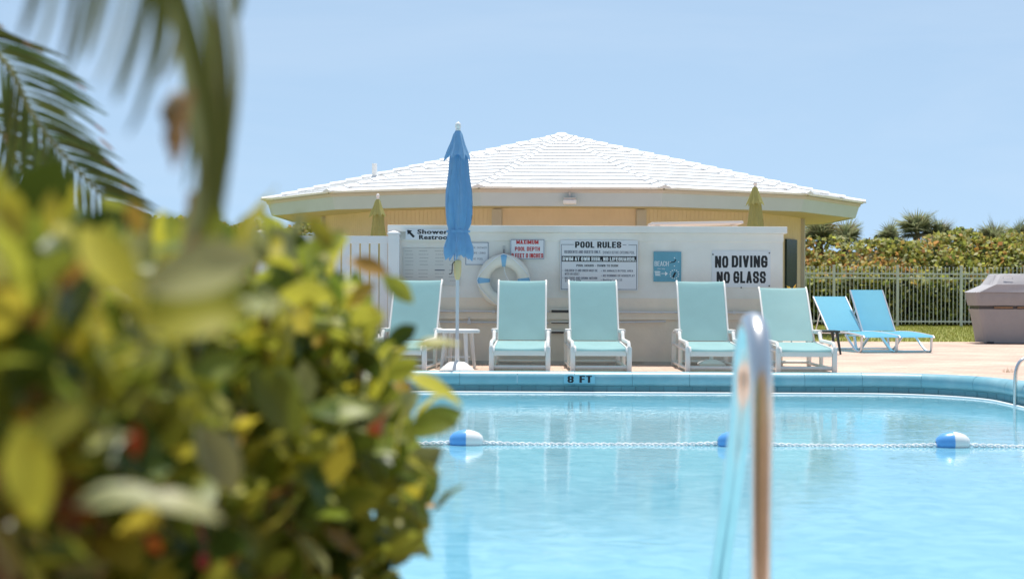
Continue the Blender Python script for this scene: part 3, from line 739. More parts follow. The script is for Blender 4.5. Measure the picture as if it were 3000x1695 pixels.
ht = thing('hook_bracket', (hk.x, WY-.006, hk.z), 'narrow grey metal hook bracket screwed to the sign wall above the life ring', 'hook')
MB().box((0, 0, 0), (.034, .008, .13), bev=.002).build('plate', mat['pilaster'], ht, smooth=None)
MB().tube(fillet([(0, 0, -.02), (0, -.12, -.03), (0, -.13, .02)], .03), .006, 8).build('hook', mat['dark'], ht)

# 8 FT marker on the coping
c = W(1700, 1112, 276.5)
mk = thing('depth_marker', (c.x, 17.6-.006, c.z), 'pale blue depth marker reading 8 FT on the far coping', 'marker')
MB().box((0, 0, 0), (.33, .006, .088), bev=.001).build('plate', M('marker_blue', (.24, .55, .68), .5), mk, smooth=None)
o = Vector((c.x, 0, c.z))
lettering(mk, '8', 1665, 1683, 1102, 1122, o, mat['black'], 276.5, -.0045, .05)
lettering(mk, 'FT', 1700, 1737, 1101.5, 1122, o, mat['black'], 276.5, -.0045, .05)

# ------------------------------------------------------------------ white vinyl fence, left of the wall
def vx_(px): return (px-1500)/243
vf = thing('picket_fence', (vx_(960), F/243, 0), 'white vinyl picket fence joining the left end of the sign wall', 'fence')
ox = vx_(960); zr = .9+(845.5-691)/243
for px in (1154, 762, 370):
    x = vx_(px)-ox; hp_ = .9+(846-677)/243
    b = MB(); b.box((x, 0, hp_/2-.02), (.135, .135, hp_-.04), bev=.006); po = b.build('post', mat['vinyl'], vf, smooth=None)
    b = MB(); q = .078; zz = hp_-.04
    b.add([(x-q, -q, zz), (x+q, -q, zz), (x+q, q, zz), (x-q, q, zz), (x-q, -q, zz+.02), (x+q, -q, zz+.02), (x+q, q, zz+.02), (x-q, q, zz+.02), (x, 0, zz+.05)],
          [(0, 1, 5, 4), (1, 2, 6, 5), (2, 3, 7, 6), (3, 0, 4, 7), (4, 5, 8), (5, 6, 8), (6, 7, 8), (7, 4, 8), (0, 3, 2, 1)]); b.build('post_cap', mat['vinyl'], po, smooth=None)
for pa, pb in ((762, 1154), (370, 762)):
    xa, xb = vx_(pa)+.0675-ox, vx_(pb)-.0675-ox
    for z0, hh in ((zr-.045, .09), (.12, .12)): MB().box(((xa+xb)/2, 0, z0), (xb-xa, .05, hh), bev=.004).build('rail', mat['vinyl'], vf, smooth=None)
    n = int((xb-xa)/.107); sp = (xb-xa)/n
    me = MB().box((0, 0, 0), (sp-.021, .03, zr-.09-.18+.004), bev=.003).mesh('picket', mat['vinyl'])
    for i in range(n): mesh_obj('picket', me, vf, (xa+sp*(i+.5), 0, (zr-.09+.18)/2))

# ------------------------------------------------------------------ teal chaises
def make_chaise(ang):
    t = thing('chaise_longue', (0, 0, 0), '', 'chaise longue')
    xs = .310; r = .021; P = mat['pvc']
    hy, hz = 1.05, .305
    for sx in (-1, 1):
        x = sx*xs
        sf = MB(); sf.tube(fillet([(x, 0, .268), (x, .05, .322), (x, .80, .330), (x, .88, .415), (x, 1.16, .425), (x, 1.52, .405)], .03, 3), r, 8)
        s = sf.build('arm', P, t)
        MB().box((x, 1.02, .425), (.072, .26, .045), bev=.014).build('arm_pad', P, s, smooth=None)
        MB().tube([(x, 0, .04), (x, 1.6, .04)], r*.85, 8).build('bottom_rail', P, t)
        MB().tube([(x, -.01, .235), (x, 1.56, .265)], r*.85, 8).build('side_rail', P, t)
        for y, z in ((0, .275), (.78, .335), (1.56, .405)):
            lg = MB(); lg.box((x+.003, y, z/2), (.056 if y != .78 else .044, .05, z), bev=.014); lg.build('leg', P, t, smooth=40)
    MB().box((0, 0, .205), (2*xs-.05, .035, .062), bev=.012).build('apron', P, t, smooth=None)
    for y, z, rr in ((0.02, .048, .022), (1.56, .24, .02), (1.56, .05, .018), ):
        MB().tube([(-xs, y, z), (xs, y, z)], rr, 8).build('crossbar', P, t)
    # seat sling
    w = .275; n = 14; b = MB(); vs = []; K = 8
    path = [(-.035, .235), (-.03, .255), (.0, .268)] + [(.05+ (hy-.05)*k/n, .268+(hz-.268)*k/n) for k in range(n+1)]
    def grid(path, w, sag):
        vs = []; fs = []; m = len(path)
        for i, (y, z) in enumerate(path):
            for k in range(K+1):
                u = -1+2*k/K; ed = (1-u*u)
                env = min(i, m-1-i, 3)/3
                vs.append((u*w, y, z - sag*ed*env))
        for i in range(m-1):
            for k in range(K): fs.append((i*(K+1)+k, i*(K+1)+k+1, (i+1)*(K+1)+k+1, (i+1)*(K+1)+k))
        return vs, fs
    MB().add(*grid(path, w, .02)).build('seat_sling', mat['teal'], t, smooth=60)
    # back sling
    Lb = .785; ca, sa = cos(ang), sin(ang)
    bp = [(hy+.015+Lb*ca*k/n, hz+.01+Lb*sa*k/n) for k in range(n+1)]
    ty, tz = bp[-1]; bp += [(ty+.02, tz+.016), (ty+.045, tz+.018), (ty+.065, tz+.0)]
    vs, fs = grid(bp, w, .018)
    vs = [Vector((x, y+0, z)) for x, y, z in vs]
    back = MB().add(vs, fs).build('back_sling', mat['teal'], t, smooth=60)
    for sx in (-1, 1):
        x = sx*(w+.006)
        pts = [(x, y, z+.004) for y, z in bp]; pts = [pts[0]] + pts[4::3] + [pts[-1]]
        pts[-1] = (x+sx*.008, pts[-1][1], pts[-1][2])
        MB().tube(pts, .0125, 8).build('back_rail', P, t, smooth=60)
        pts = [(x, y, z+.002) for y, z in path]; MB().tube([(x*1.0, -.04, .215)] + pts[1:], .0125, 8).build('seat_rail', P, t, smooth=60)
        MB().tube([(x, hy+.3*ca+.02, hz+.3*sa-.01), (x, 1.5, .27)], .010, 6).build('back_strut', P, t)
    ba = MB(); y5, z5 = bp[int(n*.82)]
    ba.tube([(-w, y5+.05, z5-.03), (w, y5+.05, z5-.03)], .01, 8); ba.build('back_crossbar', P, t)
    return t
CY = F/267
c3 = make_chaise(radians(59)); c3.location = (.977, CY, 0); c3.rotation_euler[2] = radians(.8)
tag(c3, 'teal sling chaise in front of the POOL RULES sign', group='teal chaises lined up along the sign wall')
for X, yaw, dy, lab in ((.085, -1.5, 0, 'teal sling chaise with white frame just right of the life ring'),
                        (2.24, 0, .02, 'teal sling chaise with a white umbrella foot beneath its seat, left of the chrome rail'),
                        (-1.27, -6, .05, 'teal sling chaise left of the umbrella and small white table, partly behind leaves')):
    c = copy_tree(c3); c.location = (X, CY+dy, 0); c.rotation_euler[2] = radians(yaw); c['label'] = lab
c5 = make_chaise(radians(50)); c5.location = (3.23, CY, 0); tag(c5, 'more reclined teal chaise at the right end of the row, by the dark green table', group='teal chaises lined up along the sign wall')

# ------------------------------------------------------------------ umbrellas (closed)
def folded(prof, n, folds, ph, seed, hem=0.0):
    rr = random.Random(seed); p2 = [rr.uniform(-.3, .3) for _ in range(folds)]; b = MB()
    amp = [rr.uniform(.75, 1.25) for _ in range(folds)]
    zt, zb = prof[0][1], prof[-1][1]
    def mod(i, a, r, z):
        am = prof[i][2] if len(prof[i]) > 2 else 0
        tw = ph + (zt-z)*.35
        f = (2.0-3.0*abs(sin(folds*(a+tw)/2+.5*sin(a*2+seed)))**.7)*.9 + .10*sin(19*a+seed*2+z*4)
        kk = int(((a+tw) / (2*pi) * folds) % folds)
        f *= (1 + .4*sin(3*a+seed))
        r2 = r*(1 + am*f + .05*sin(2*a+seed+z*5))
        z2 = z
        if hem and i >= len(prof)-2: z2 = z - hem*1.3*f*(1 if i == len(prof)-1 else .4)
        return r2, z2
    b.lathe([(p[0], p[1]) for p in prof], n, mod=mod); return b
def make_umbrella(name, loc, label, H, fabric, seed, sc=1.0, crank=True, dispscale=.00442):
    t = thing(name, loc, label, 'umbrella', group=None)
    k = dispscale
    MB().lathe([(0, H), (.022, H-.01), (.032, H-.035), (.032, H-.06), (.022, H-.075), (.03, H-.09), (.028, H-.10), (0, H-.10)], 16).build('finial', mat['white_plastic'], t, smooth=50)
    zt = H-.10
    top = [(.028, zt, .05), (.05, zt-.04, .08), (.07, zt-.12, .10), (.095, zt-.20, .14), (.125, zt-.27, .13), (.133, zt-.30, .15)]
    folded(top, 120, 8, .2, seed, .02).build('vent_canopy', fabric, t, smooth=80)
    z1 = zt-.26
    body = [(.075, z1, .12), (.095, z1-.05, .16), (.10, z1-.14, .18), (.118, z1-.28, .18), (.138, z1-.42, .17), (.145, z1-.56, .17), (.137, z1-.68, .19), (.120, z1-.78, .2), (.105, z1-.85, .16), (.102, z1-.88, .14),
            (.112, z1-.91, .2), (.132, z1-.98, .18), (.148, z1-1.04, .20), (.150, z1-1.09, .22), (.13, z1-1.14, .22)]
    cn = folded([(q[0]*.87, q[1], q[2]) for q in body], 160, 8, .55, seed+3, .022).build('canopy', fabric, t, smooth=80)
    tie = folded([(.110, z1-.85, .15), (.112, z1-.862, .15), (.111, z1-.878, .15)], 96, 8, .55, seed+3); tie.build('tie_strap', fabric, cn, smooth=80)
    MB().tube([(0, 0, .15), (0, 0, H-.13)], .019, 14).build('pole', mat['white_paint'], t)
    return t, z1
bl = W(1340, 1076, 262); bl.z = 0
t, z1 = make_umbrella('umbrella', (bl.x, bl.y, 0), 'closed bright blue market umbrella standing between the first and second chaise', 2.77, mat['umb_blue'], 5)
zb = .9-(765-848)/262; zc = .9-(805-848)/262
MB().lathe([(.02, zc-.06), (.035, zc-.02), (.043, zc+.03), (.045, zb-.02), (.04, zb+.005), (.02, zb+.01)], 16).build('crank_housing', mat['tan'], t)
MB().tube(fillet([(-.03, -.03, zb-.01), (-.055, -.04, zb-.03), (-.06, -.05, zb-.14), (-.09, -.05, zb-.15)], .015), .006, 6).build('crank_handle', mat['dark'], t)
MB().tube(spline([(-.02, -.02, zb+.15), (-.035, -.03, zb+.06), (-.03, -.03, zb)], 4), .007, 6).build('tie_cord', mat['umb_blue'], t)
MB().tube([(0, 0, .08), (0, 0, .34)], .025, 14).build('base_tube', mat['white_plastic'], t)
MB().lathe([(0, .095), (.08, .09), (.11, .075), (.19, .01), (.195, 0), (0, 0)], 32).build('base', mat['white_plastic'], t, smooth=30)
for px, topy, s, seed, lab in ((1106, 567, 161, 11, 'closed green umbrella left of the sign wall, before the ochre pool house'), (2211, 530, 172, 23, 'closed green umbrella rising behind the right end of the sign wall')):
    H = .9+(yh(px)-topy)/s
    t, z1 = make_umbrella('umbrella', ((px-1500)/s, F/s, 0), lab, H, mat['umb_green'], seed)
    MB().lathe([(0, .09), (.11, .075), (.22, .01), (0, 0)], 24).build('base', mat['white_plastic'], t, smooth=30)
    t['group'] = 'green umbrellas beyond the sign wall'
# spare umbrella foot under the fourth chaise
p = W(2085, 1062, 250)
t = thing('parasol_foot', (p.x, F/250, 0), 'spare white umbrella foot with a short tube, on the deck under a teal chaise', 'parasol foot')
MB().box((0, 0, .035), (.30, .30, .02), bev=.006).build('base_plate', mat['white_plastic'], t, smooth=None)
MB().add([(-.15, -.15, .045), (.15, -.15, .045), (.15, .15, .045), (-.15, .15, .045), (-.06, -.06, .09), (.06, -.06, .09), (.06, .06, .09), (-.06, .06, .09)],
         [(0, 1, 5, 4), (1, 2, 6, 5), (2, 3, 7, 6), (3, 0, 4, 7), (4, 5, 6, 7)]).build('base_top', mat['white_plastic'], t, smooth=None)
MB().lathe([(.13, 0), (.13, .026), (0, .026)], 20).build('base_foot', mat['white_plastic'], t, smooth=30)
MB().tube([(0, 0, .08), (0, 0, .17)], .024, 12).build('tube', mat['white_plastic'], t)

# white round side table
p = W(1343, 1080, 257)
t = thing('side_table', (p.x, F/257, 0), 'small round white plastic table behind the blue umbrella pole', 'side table')
MB().lathe([(0, .445), (.225, .445), (.245, .44), (.248, .425), (.245, .405), (.235, .405), (.232, .425), (0, .425)], 40).build('table_top', mat['white_plastic'], t, smooth=30)
for k in range(4):
    a = radians(30+90*k); MB().tube([(.17*cos(a), .17*sin(a), .43), (.19*cos(a), .19*sin(a), .2), (.215*cos(a), .215*sin(a), 0)], [.026, .022, .018], 8).build('leg', mat['white_plastic'], t)
MB().tube([(.15*cos(radians(30+90*k)), .15*sin(radians(30+90*k)), .13) for k in range(4)], .01, 6, closed=True).build('stretcher', mat['white_plastic'], t)

# ------------------------------------------------------------------ blue sling loungers on the right
def make_lounger(ang, loc, yaw, label):
    t = thing('sun_lounger', loc, label, 'sun lounger', yaw, 'light blue loungers on the paved deck')
    w = .265; hy, hz = 1.12, .285; n = 10
    path = [(-.10, .225), (-.07, .25)] + [(.0+hy*k/n, .255+(hz-.255)*k/n + .02*sin(pi*k/n)) for k in range(n+1)]
    vs = []; fs = []
    for nm, pth in (('seat_sling', path), ('back_sling', [(hy+.01+.76*cos(ang)*k/n, hz+.01+.76*sin(ang)*k/n) for k in range(n+1)])):
        m = len(pth); vs = [(u*w, y, z) for y, z in pth for u in (-1, -.5, 0, .5, 1)]
        fs = [(i*5+k, i*5+k+1, (i+1)*5+k+1, (i+1)*5+k) for i in range(m-1) for k in range(4)]
        MB().add(vs, fs).build(nm, mat['sky_sling'], t, smooth=60)
        for sx in (-1, 1):
            MB().tube([(sx*(w+.008), y, z-.006) for y, z in pth], .014, 8).build('seat_rail' if nm[0] == 's' else 'back_rail', mat['alu'], t, smooth=60)
    for sx in (-1, 1):
        x = sx*(w+.012)
        MB().tube(spline([(x, .52, .25), (x, .36, .14), (x, .17, .03), (x, .06, .012), (x, .0, .035), (x, -.01, .12), (x, -.02, .235)], 5), .018, 8).build('leg', mat['alu'], t, smooth=70)
        MB().tube(spline([(x, .80, .28), (x, .95, .17), (x, 1.15, .03), (x, 1.26, .012), (x, 1.33, .04), (x, 1.36, .12), (x, 1.4, .25)], 5), .018, 8).build('leg', mat['alu'], t, smooth=70)
        MB().tube([(x, hy-.1, .27), (x, 1.75, .25)], .013, 8).build('rear_rail', mat['alu'], t, smooth=70)
        MB().tube([(x, hy+.42*cos(ang), hz+.4*sin(ang)), (x, 1.6, .25)], .009, 6).build('back_strut', mat['alu'], t, smooth=70)
    for y, z in ((.06, .02), (1.26, .02), (-.03, .235), (.55, .235), (hy, .26)):
        MB().tube([(-w, y, z), (w, y, z)], .011, 8).build('crossbar', mat['alu'], t, smooth=70)
    return t
make_lounger(radians(43), (5.36, 24.1, 0), radians(14), 'light blue sling lounger beside the dark green side table, left of the pair')
make_lounger(radians(55), (5.90, 24.2, 0), radians(14), 'light blue sling lounger nearer the grill, its back raised higher than its twin')
p = W(2415, 1036, 205)
t = thing('side_table', (p.x-.02, F/205, 0), 'dark green plastic side table between the last teal chaise and the blue loungers', 'side table')
MB().box((0, 0, .325), (.42, .42, .028), bev=.008).build('table_top', mat['green_plastic'], t, smooth=None)
for sx in (-1, 1):
    for sy in (-1, 1): MB().tube([(sx*.17, sy*.17, .32), (sx*.185, sy*.185, .2), (sx*.215, sy*.21, 0)], [.026, .02, .015], 8).build('leg', mat['green_plastic'], t)

# ------------------------------------------------------------------ metal fence
FS = 111.; FY = F/FS
x0 = (2200-1500)/FS; x1 = 19.0
mf = thing('metal_fence', (x0, FY, -.035), 'pale grey metal picket fence along the lawn in front of the dune plants', 'fence')
ztf = .9+(852-782)/FS+.035
post0 = (2443-1500)/FS - 186.5/FS; psp = 186.5/FS
me_p = MB().box((0, 0, (ztf+.03)/2), (.065, .065, ztf+.03), bev=.004).mesh('post', mat['fence'])
me_c = MB().box((0, 0, 0), (.085, .085, .025), bev=.006).mesh('post_cap', mat['fence'])
me_k = MB().tube([(0, 0, .07), (0, 0, ztf-.02)], .0105, 6).lathe([(0, ztf+.012), (.016, ztf), (.018, ztf-.015), (0, ztf-.03)], 8).mesh('picket', mat['fence'], 60)
k = 0; x = post0
while x < x1:
    po = mesh_obj('post', me_p, mf, (x-x0, 0, 0)); mesh_obj('post_cap', me_c, po, (0, 0, ztf+.04))
    for z in (ztf-.17, ztf-.285, .14): MB().box(((x-x0)+psp/2, 0, z), (psp-.065, .035, .038)).build('rail', mat['fence'], mf, smooth=None)
    for i in range(1, 16): mesh_obj('picket', me_k, mf, ((x-x0)+psp*i/16, -.0, 0))
    x += psp

# ------------------------------------------------------------------ covered grill
gs = 168.; p = W(2955, 1003, gs)
t = thing('grill', (p.x+.22, F/gs, 0), 'barbecue grill under a grey fabric cover at the edge of the lawn', 'grill')
def hullring(b, rings):
    vs = []; n = len(rings[0])
    for r_ in rings: vs += r_
    fs = [(i*n+j, i*n+(j+1) % n, (i+1)*n+(j+1) % n, (i+1)*n+j) for i in range(len(rings)-1) for j in range(n)]
    fs.append(tuple((len(rings)-1)*n+j for j in range(n))); fs.append(tuple(range(n))[::-1])
    return b.add(vs, fs)
def rring(hw, hd, z, cxo=0, n=6, rad=.09, wob=.012):
    out = []; rr = random.Random(int(z*1000)+int(hw*100))
    for sx, sy, a0 in ((1, 1, 0), (-1, 1, 90), (-1, -1, 180), (1, -1, 270)):
        for k in range(n+1):
            a = radians(a0+90*k/n); out.append(Vector((cxo+sx*(hw-rad)+rad*cos(a)+rr.uniform(-wob, wob), sy*(hd-rad)+rad*sin(a)+rr.uniform(-wob, wob), z+rr.uniform(-.004, .004))))
    return out
lo = MB(); hullring(lo, [rring(.72, .34, .015), rring(.76, .35, .25), rring(.81, .36, .5), rring(.84, .37, .60)]); lo.build('lower_cover', mat['cover'], t, smooth=28)
md = MB(); hullring(md, [rring(.82, .35, .602, wob=0), rring(.83, .35, .655, wob=0)]); md.build('grill_body', mat['dark'], t, smooth=28)
up = MB(); hullring(up, [rring(.85, .37, .657), rring(.88, .38, .78), rring(.90, .38, .885)]); up.build('upper_cover', mat['cover'], t, smooth=28)
tp = MB(); hullring(tp, [rring(.905, .385, .887), rring(.66, .36, 1.00), rring(.62, .35, 1.02), rring(.52, .24, 1.19), rring(.50, .22, 1.205)]); tp.build('top_cover', mat['cover2'], t, smooth=28)
for xx in (-.42, -.02, .38): MB().tube([(xx-.16, -.375, .63), (xx+.16, -.375, .63)], .016, 8).build('handle', mat['wood'], t)
fr = MB()
for q in ((-.16, 0, .008, .06), (.0, .0, .008, .06)): fr.box((q[0]-.24, -.27, 1.145), (q[2], .006, q[3]))
for zz in (1.117, 1.173): fr.box((-.32, -.28+(zz-1.117)*-.6+.02, zz), (.168, .006, .008))
fr.build('cover_label', mat['white_ink'], t, smooth=None)
MB().tube([(-.70, -.35, .02), (-.58, -.36, .02)], .02, 8).build('foot', mat['dark'], t)

# ------------------------------------------------------------------ float line
BY = F/414
spots = [1368, 2154, 2793]; fx = [(q-1500)/414 for q in spots]
def float_mesh(sgn, m):
    b = MB(); pr = [(.012, sgn*.120), (.034, sgn*.114), (.056, sgn*.09), (.070, sgn*.055), (.077, sgn*.02), (.078, 0)]
    b.lathe(pr, 28, Matrix.Rotation(pi/2, 4, 'Y')); return b.mesh('float_half', m, 60)
mb, mw = float_mesh(-1, mat['float_blue']), float_mesh(1, mat['white_plastic'])
where = ('left of the chrome rail and nearest the leaves', 'half hidden behind the chrome rail', 'at the right, far from the chrome rail')
for x, wh in zip(fx, where):
    t = thing('lane_float', (x, BY, WZ+.030), 'blue and white rope float, '+wh, 'float', group='floats on the pool rope')
    mesh_obj('blue_half', mb, t); mesh_obj('white_half', mw, t)
b1, b2 = MB(), MB(); anchors = [-6.0, -2.25] + fx + [5.0]
pts = []
for a, c in zip(anchors[:-1], anchors[1:]):
    n = int((c-a)/.01)
    for k in range(n):
        u = k/n; x = a+(c-a)*u; dd = min(x-a, c-x); pts.append(Vector((x, BY+.02*sin(x*1.3), WZ+.004+.018*max(0, 1-dd/.5)**1.3)))
for ph, bb in ((0, b1), (pi, b1)):
    bb.tube([p + Vector((0, 0.0095*cos(p.x*2*pi/.105+ph), .0095*sin(p.x*2*pi/.105+ph))) for p in pts], .0072, 5, cap=False)
rp = b1.build('float_rope', mat['rope'], None, smooth=80); tag(rp, 'white twisted rope stretched across the pool, holding the floats', 'rope')

# ------------------------------------------------------------------ steel rails
X = .61
t = thing('grab_rail', (X, 4.05, 0), 'large polished steel grab rail arching over the near pool edge', 'handrail')
pth = [(0, 4.03, 0), (0, 4.03, .4), (0, 4.03, .62), (0, 4.045, .72), (0, 4.09, .79), (0, 4.17, .817), (0, 4.26, .79), (0, 4.325, .72), (0, 4.37, .60), (0, 4.50, .42), (0, 4.84, .05), (0, 5.1, -.24)]
MB().tube([(x, y-4.05, z) for x, y, z in spline(pth, 8)], .029, 28).build('tube', mat['steel'], t, smooth=80)
MB().lathe([(.03, .03), (.05, .022), (.06, .004), (.06, 0)], 24).build('flange', mat['steel'], t, smooth=50, loc=(0, -.02, .002))
p = W(2976, 1188, 304)
for i, dy in enumerate((0,)):
    t = thing('ladder_rail', (p.x, p.y, 0), 'small steel ladder rail on the right edge of the pool, cut by the frame', 'handrail')
    MB().tube(spline([(-.0, 0, -.24), (0, 0, -.05), (.005, 0, .12), (.045, .01, .22), (.12, .02, .26), (.22, .02, .26), (.36, .03, .22), (.42, .03, .10), (.42, .03, .0)], 6), .02, 16).build('tube', mat['steel'], t, smooth=80)
# dry weeds at the edge of the deck
p = W(2962, 1104, 262)
wd = MB()
for k in range(26):
    x = R.uniform(-.08, .08); y = R.uniform(-.03, .03); h = R.uniform(.02, .075); q = R.uniform(-.02, .02)
    wd.add([(x-.003, y, 0), (x+.003, y, 0), (x+q, y, h)], [(0, 1, 2)])
o = wd.build('dry_weeds', L_fandry, None, smooth=None, loc=(p.x, F/262, 0)); tag(o, 'tuft of dry weeds in the paving near the ladder rail', 'weeds')

# ------------------------------------------------------------------ dune vegetation behind the metal fence
def leaf_quads(b, p, size, rr, up=.3):
    d = Vector((rr.gauss(0, 1), rr.gauss(0, 1), rr.gauss(0, .6)+up)).normalized()
    e = d.cross(Vector((rr.gauss(0, .6), rr.gauss(-.5, .6), rr.gauss(.7, .6)))).normalized()
    w = size*rr.uniform(.35, .5)
    b.v += [p, p+d*size*.5+e*w, p+d*size, p+d*size*.5-e*w]; k = len(b.v); b.f.append((k-4, k-3, k-2, k-1))
hm = {i: MB() for i in range(5)}
rr = random.Random(3)
def htop(x):
    t = mnoise.noise(Vector((x*.35, 2.1, 0)))*.36 + mnoise.noise(Vector((x*1.3, 5.1, 0)))*.28
    base = 2.38 if x > 0 else 2.75
    return base + t
for i in range(120000):
    x = rr.uniform(-17, 21); ztp = htop(x)
    zz = rr.random()**.75
    z = zz*ztp
    y = FY + .9 + rr.random()*.5 + max(0, (z-1.2))*1.3 + abs(rr.gauss(0, .3)) + .35*mnoise.noise(Vector((x*.8, z*1.1, 3)))
    cl = mnoise.noise(Vector((x*1.1, z*1.9, 7.7))) + .5*mnoise.noise(Vector((x*3.1, z*4, 1.7)))
    if cl < -.30 and rr.random() < .8: continue
    gr = mnoise.noise(Vector((x*.55, z*.9, 31)))
    q = rr.random(); on = mnoise.noise(Vector((x*.8, z*1.4, 20)))
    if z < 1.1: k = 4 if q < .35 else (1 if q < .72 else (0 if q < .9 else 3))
    else:
        k = 2 if (q < .04+.75*max(0, on+.03)) else (1 if rr.random() < .22+1.1*max(0, gr) else (0 if q < .66 else (3 if q < .93 else 4)))
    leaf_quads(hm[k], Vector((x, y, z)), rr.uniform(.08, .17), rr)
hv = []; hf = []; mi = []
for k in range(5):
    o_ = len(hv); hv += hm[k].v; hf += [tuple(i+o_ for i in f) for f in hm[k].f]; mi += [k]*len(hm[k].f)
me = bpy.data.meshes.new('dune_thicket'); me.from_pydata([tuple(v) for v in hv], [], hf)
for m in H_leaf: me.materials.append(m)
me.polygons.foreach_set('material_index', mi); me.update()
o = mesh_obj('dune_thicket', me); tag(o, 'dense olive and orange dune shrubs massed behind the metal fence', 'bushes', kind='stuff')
# dark earth bank that carries the thicket
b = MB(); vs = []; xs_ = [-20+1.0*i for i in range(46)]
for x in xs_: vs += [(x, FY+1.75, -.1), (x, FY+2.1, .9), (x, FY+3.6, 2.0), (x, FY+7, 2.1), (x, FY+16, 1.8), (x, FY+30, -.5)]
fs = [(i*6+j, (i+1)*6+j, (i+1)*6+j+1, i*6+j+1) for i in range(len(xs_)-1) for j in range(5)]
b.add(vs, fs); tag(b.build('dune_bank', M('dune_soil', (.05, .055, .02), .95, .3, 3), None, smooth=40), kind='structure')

def fan_palm(px, py, s, size, nf, seed, label, dry=.3):
    rr = random.Random(seed); c = W(px, py, s); t = thing('fan_palm', (c.x, c.y, 1.6), label, 'fan palm', group='fan palms above the dune shrubs')
    cz = c.z-1.6
    MB().tube([(0, 0, -1.6), (0, 0, cz*.5), (0, 0, cz)], [.13, .12, .10], 10).build('trunk', mat['bark'], t)
    for k in range(nf):
        a = 2*pi*k/nf + rr.uniform(-.3, .3); el = rr.uniform(-.25, 1.45); L = size*rr.uniform(.55, 1.0)
        d = Vector((cos(a)*cos(el), sin(a)*cos(el)*.7, sin(el))).normalized(); side = d.cross(Vector((0, 0, 1))).normalized(); nrm = side.cross(d)
        b = MB(); o0 = Vector((0, 0, cz)); h = o0 + d*L*.32
        b.tube([o0, h], .012, 5)
        nb = 26
        for i in range(nb):
            q = radians(-115+230*i/(nb-1)) + rr.uniform(-.04, .04); dd = (d*cos(q) + side*sin(q)).normalized(); ll = L*.80*rr.uniform(.8, 1.05)*(1-.3*abs(q)/2)
            w_ = nrm.cross(dd).normalized()*.022*size; tipd = Vector((0, 0, -1))*ll*rr.uniform(.02, .22)
            m1 = h+dd*ll*.42+nrm*.03
            b.add([h, m1-w_, m1+w_, h+dd*ll+tipd], [(0, 1, 3, 2)])
        b.build('frond', L_fandry if (el < 0 and rr.random() < .6) or rr.random() < dry*.3 else L_fan, t, smooth=None)
fan_palm(2400, 705, 103, 1.15, 30, 1, 'bushy fan palm with dry lower fronds right beside the pool house corner', .6)
fan_palm(2475, 715, 101, .95, 24, 2, 'broad low fan palm under the pool house eave tip', .7)
fan_palm(2605, 705, 100, .75, 18, 3, 'small upright fan palm left of the tallest one')
fan_palm(2685, 685, 99, 1.1, 28, 4, 'tallest fan palm against the sky above the blue loungers')
fan_palm(2750, 710, 99, 1.0, 22, 5, 'fan palm leaning out on the right of the tallest one')
fan_palm(2910, 722, 103, 1.0, 22, 6, 'half dry fan palm above the covered grill', .7)
fan_palm(2985, 705, 101, .85, 18, 8, 'fan palm at the far right edge above the thicket', .5)
# bare twigs on the skyline
cr_p = W(2319, 845, 172)
t = thing('croton_plant', (cr_p.x, F/172, 0), 'yellow leaved croton plant beside the dark door, peeping over the last teal chaise', 'plant')
MB().tube([(0, 0, 0), (.01, 0, .4), (0, 0, .88)], .012, 6).build('stem', mat['bark'], t)
b = MB(); rr = random.Random(4)
for i in range(70):
    z = rr.uniform(.45, .95); a = rr.uniform(0, 6.28); p = Vector((.02*cos(a), .02*sin(a), z)); d = Vector((cos(a), sin(a), rr.uniform(.2, 1.1))).normalized()*rr.uniform(.08, .13)
    w_ = d.cross(Vector((0, 0, 1))).normalized()*.018; b.add([p, p+d*.5+w_, p+d, p+d*.5-w_], [(0, 1, 2, 3)])
b.build('leaves', leafmat('croton_yellow', (.62, .40, .04), .3), t, smooth=None)

# ------------------------------------------------------------------ lawn blades near the fence (real relief on the strip one can see)
b = MB(); rr = random.Random(12)
for i in range(26000):
    x = rr.uniform(4.5, 14); y = rr.uniform(F/164+.03, FY+.8); h = rr.uniform(.03, .075); a = rr.uniform(0, 3.14); q = .006
    p = Vector((x, y, -.036)); s_ = Vector((cos(a), sin(a), 0))*q; l_ = Vector((rr.uniform(-.02, .02), rr.uniform(-.02, .02), h))
    b.v += [p-s_, p+s_, p+l_]; k = len(b.v); b.f.append((k-3, k-2, k-1))
o = b.build('grass', leafmat('grass_blade', (.36, .37, .08), .3, .6, .35, .03), None, smooth=None); tag(o, 'short green grass between the pavers and the metal fence', 'grass', kind='stuff')

# ------------------------------------------------------------------ foreground shrub
def leaf_mesh(m, curl, wid, seed):
    rr = random.Random(seed); b = MB(); vs = []; fs = []
    prof_ = [(0, .0), (.08, .02), (.2, .22), (.38, .42), (.58, .5), (.76, .42), (.9, .22), (1.0, .02)]
    for i, (t_, w_) in enumerate(prof_):
        z = curl*t_*t_ ; wv = .02*sin(t_*9+seed)
        for u in (-1, -.5, 0, .5, 1):
            vs.append((u*w_*wid, t_, z + .22*abs(u)*w_*wid + wv*u))
    for i in range(len(prof_)-1):
        for k in range(4): fs.append((i*5+k, i*5+k+1, (i+1)*5+k+1, (i+1)*5+k))
    b.add(vs, fs); b.tube([(0, -.12, -.02), (0, .02, 0)], .012, 4)
    return b
LV = []
for m, wt in ((L_green, 30), (L_dark, 20), (L_lime, 34), (L_yellow, 16), (L_pale, 6), (L_orange, 4), (L_red, .25)):
    for j, (cu_, wi) in enumerate(((-.18, .46), (-.35, .55), (.05, .5))):
        mb_ = leaf_mesh(m, cu_, wi, j+1); LV.append((mb_, mb_.mesh('leaf', m, 70), wt, m))
wts = [q[2] for q in LV]
